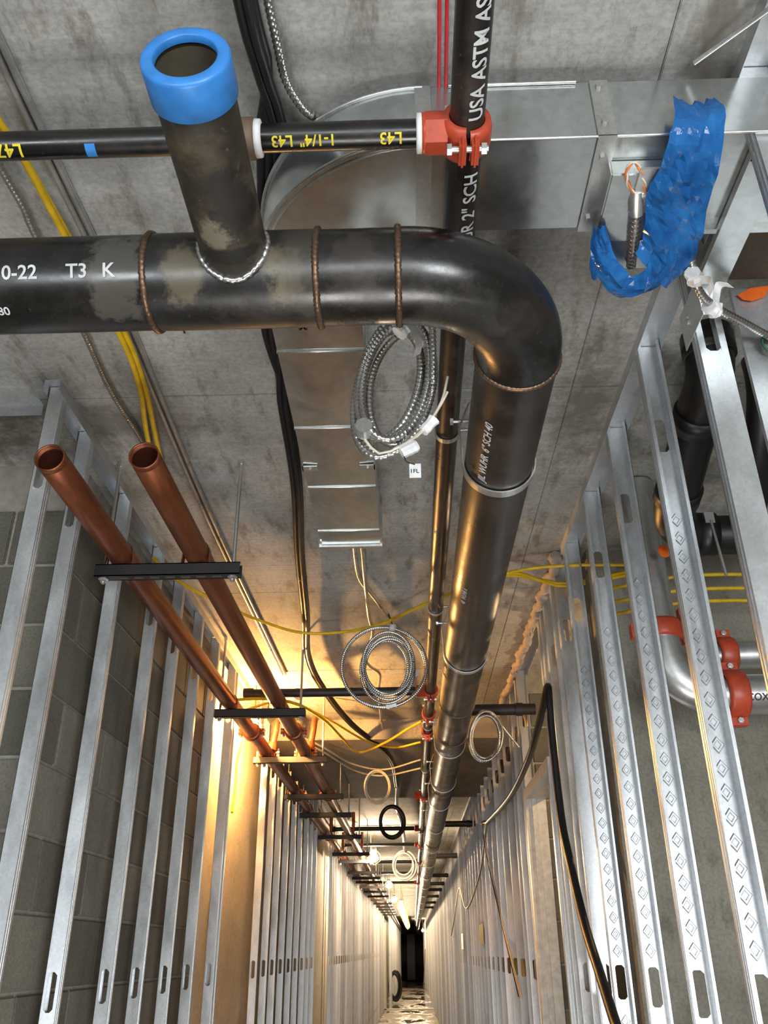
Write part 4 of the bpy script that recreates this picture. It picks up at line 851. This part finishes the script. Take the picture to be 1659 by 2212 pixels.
coupling((.835, 2.72, .935), (0, 0, 1), RG, 'red coupling lying flat around the upright galvanized pipe', gG, up=(1, 0, 0))
coupling((1.035, 2.72, .72), (1, 0, 0), RG + .006, 'large orange-red coupling at the right edge, lower one', gG)
coupling((1.065, 2.80, .875), (1, 0, 0), .047, 'orange-red coupling at the right edge, upper one', gG)
coupling((.99, 2.92, 1.02), (1, 0, 0), .03, 'small dark red coupling behind the second stud', gG)
put('orange_tag', MB().prism((.855, 2.60, 1.17), (.3, -1, 0), .022, .003, 14), 'orangetag', None, 'small orange tag above the upright galvanized pipe', 'tag')
put('orange_tag', MB().add([(.800, 1.592, 1.378), (.835, 1.592, 1.398), (.88, 1.59, 1.402), (.862, 1.59, 1.370), (.83, 1.59, 1.358), (.81, 1.592, 1.364)], [(0, 1, 2, 3, 4, 5)]), 'orangetag', None, 'bright orange tag near the ceiling at the right edge', 'tag', solid=.002)

# ================================================================== LAMPS
def lamp(loc, label, m='bulb', r=.03, seg=12, group='bare bulbs strung along the corridor'):
    x, y, z = loc; t = thing('work_lamp', label, 'lamp', (x, y, z - r), group)
    put('bulb', MB().lathe((x, y, z - r), (0, 0, 1), [(0, .001), (r * .25, r * .75), (r * .8, r), (r * 1.5, r * .8), (r * 2.1, r * .42)], seg), m, t)
    put('socket', MB().lathe((x, y, z + r * 1.05), (0, 0, 1), [(0, r * .5), (0, r * .62), (r * 1.4, r * .62), (r * 1.5, .003)], seg), 'white', t)
    put('cord', MB().tube([(x, y, z + r * 2.4), (x, y, CEIL)], .004, 6), 'yellow', t)
    g = MB()
    for k in range(4):
        a = PI / 2 * k + .3; g.tube([(x + math.cos(a) * q, y + math.sin(a) * q, z + h) for q, h in ((r * .7, r * 1.6), (r * 1.6, r * .6), (r * 1.6, -r * .6), (r * .2, -r * 1.6))], .0016, 5)
    put('guard', g, 'yellow', t); return t
lamp((-.955, 5.27, 1.235), 'glowing bulb hidden behind the studs beside the orange-lit concrete')
lamp((-.50, 12.3, 1.12), 'first bright bulb down the corridor, beside the copper pipes', 'bulbfar', .055)
for y in (17.0, 22.0): lamp((-.42, y, 1.08), 'bright bulb in the string hanging along the far corridor', 'bulbfar', .04)
for i in range(13): lamp((-.29 + .004 * i, 24 + 1.7 * i, 1.03), 'bright bulb in the string hanging along the far corridor', 'bulbstring', .07)
lamp((1.25, 4.35, 1.0), 'warm bulb in the side room behind the doorway on the right', 'bulbroom')
lamp((.50, 49, .95), 'small far bulb on the right, at the end of the big pipe', 'bulbfar', .05)
sd_ = thing('smoke_detector', 'small round white detector on the ceiling by the second trapeze hanger', 'detector', (-.66, 5.0, 1.36))
put('base', MB().lathe((-.655, 4.98, 1.36), (.2, -1, -.2), [(0, .036), (.02, .036), (.028, .028), (.034, .02), (.034, .001)], 20), 'white', sd_)
# ================================================================== FAR END
fo = thing('opening_frame', 'pale steel frame of the cased opening far down the corridor', 'frame', (-.15, 33.1, FLO))
put('jamb', MB().box(WL - .09, WL + .06, 33.0, 33.2, FLO, .9), 'frame', fo); put('jamb', MB().box(WR + .02, WR + .12, 33.0, 33.2, FLO, .9), 'frame', fo); put('threshold', MB().box(WL, WR + .1, 33.0, 33.25, FLO, FLO + .03), 'frame', fo)
hc = coil('hose_coil', 'coiled black hose standing against the far left wall', (-.72, 37, FLO + .55), .22, .5, 5, .035, 'hose', 0, 0, .06, None, 20, .75)
cu_ = thing('plastic_curtain', 'dark folded plastic sheets hanging across the far end of the corridor', 'curtain', (-.1, 62, FLO))
for x0, x1, m, yy in ((-.78, -.40, 'curtain', 62.0), (-.40, .10, 'greyplastic', 61.8), (.10, .68, 'curtain', 62.1)):
    mb = MB(); R_ = [[(x0 + (x1 - x0) * i / 24, yy + .06 * math.sin(i * 1.3), z) for i in range(25)] for z in (FLO + .12, -.6, .3, 1.0)]
    mb.rings(R_, False, (False, False), True); put('sheet', mb, m, cu_, solid=.004)
put('leaning_board', MB().add([(.45, 50, FLO), (.50, 50, FLO), (.64, 50.4, .1), (.60, 50.4, .1), (.45, 50.08, FLO), (.50, 50.08, FLO), (.64, 50.48, .1), (.60, 50.48, .1)], [(0, 1, 2, 3), (4, 7, 6, 5), (0, 4, 5, 1), (1, 5, 6, 2), (2, 6, 7, 3), (3, 7, 4, 0)]), 'brown', None, 'narrow wooden board leaning on the right wall at the far end', 'board')
put('debris', MB().add([(-.75, 58, FLO), (-.45, 58, FLO), (-.42, 58.4, FLO), (-.75, 58.5, FLO), (-.65, 58.1, FLO + .18), (-.5, 58.2, FLO + .12)], [(0, 1, 5, 4), (1, 2, 5), (2, 3, 4, 5), (3, 0, 4), (0, 3, 2, 1)]), 'brown', None, 'small heap of rubbish on the floor at the far left end', 'rubbish')
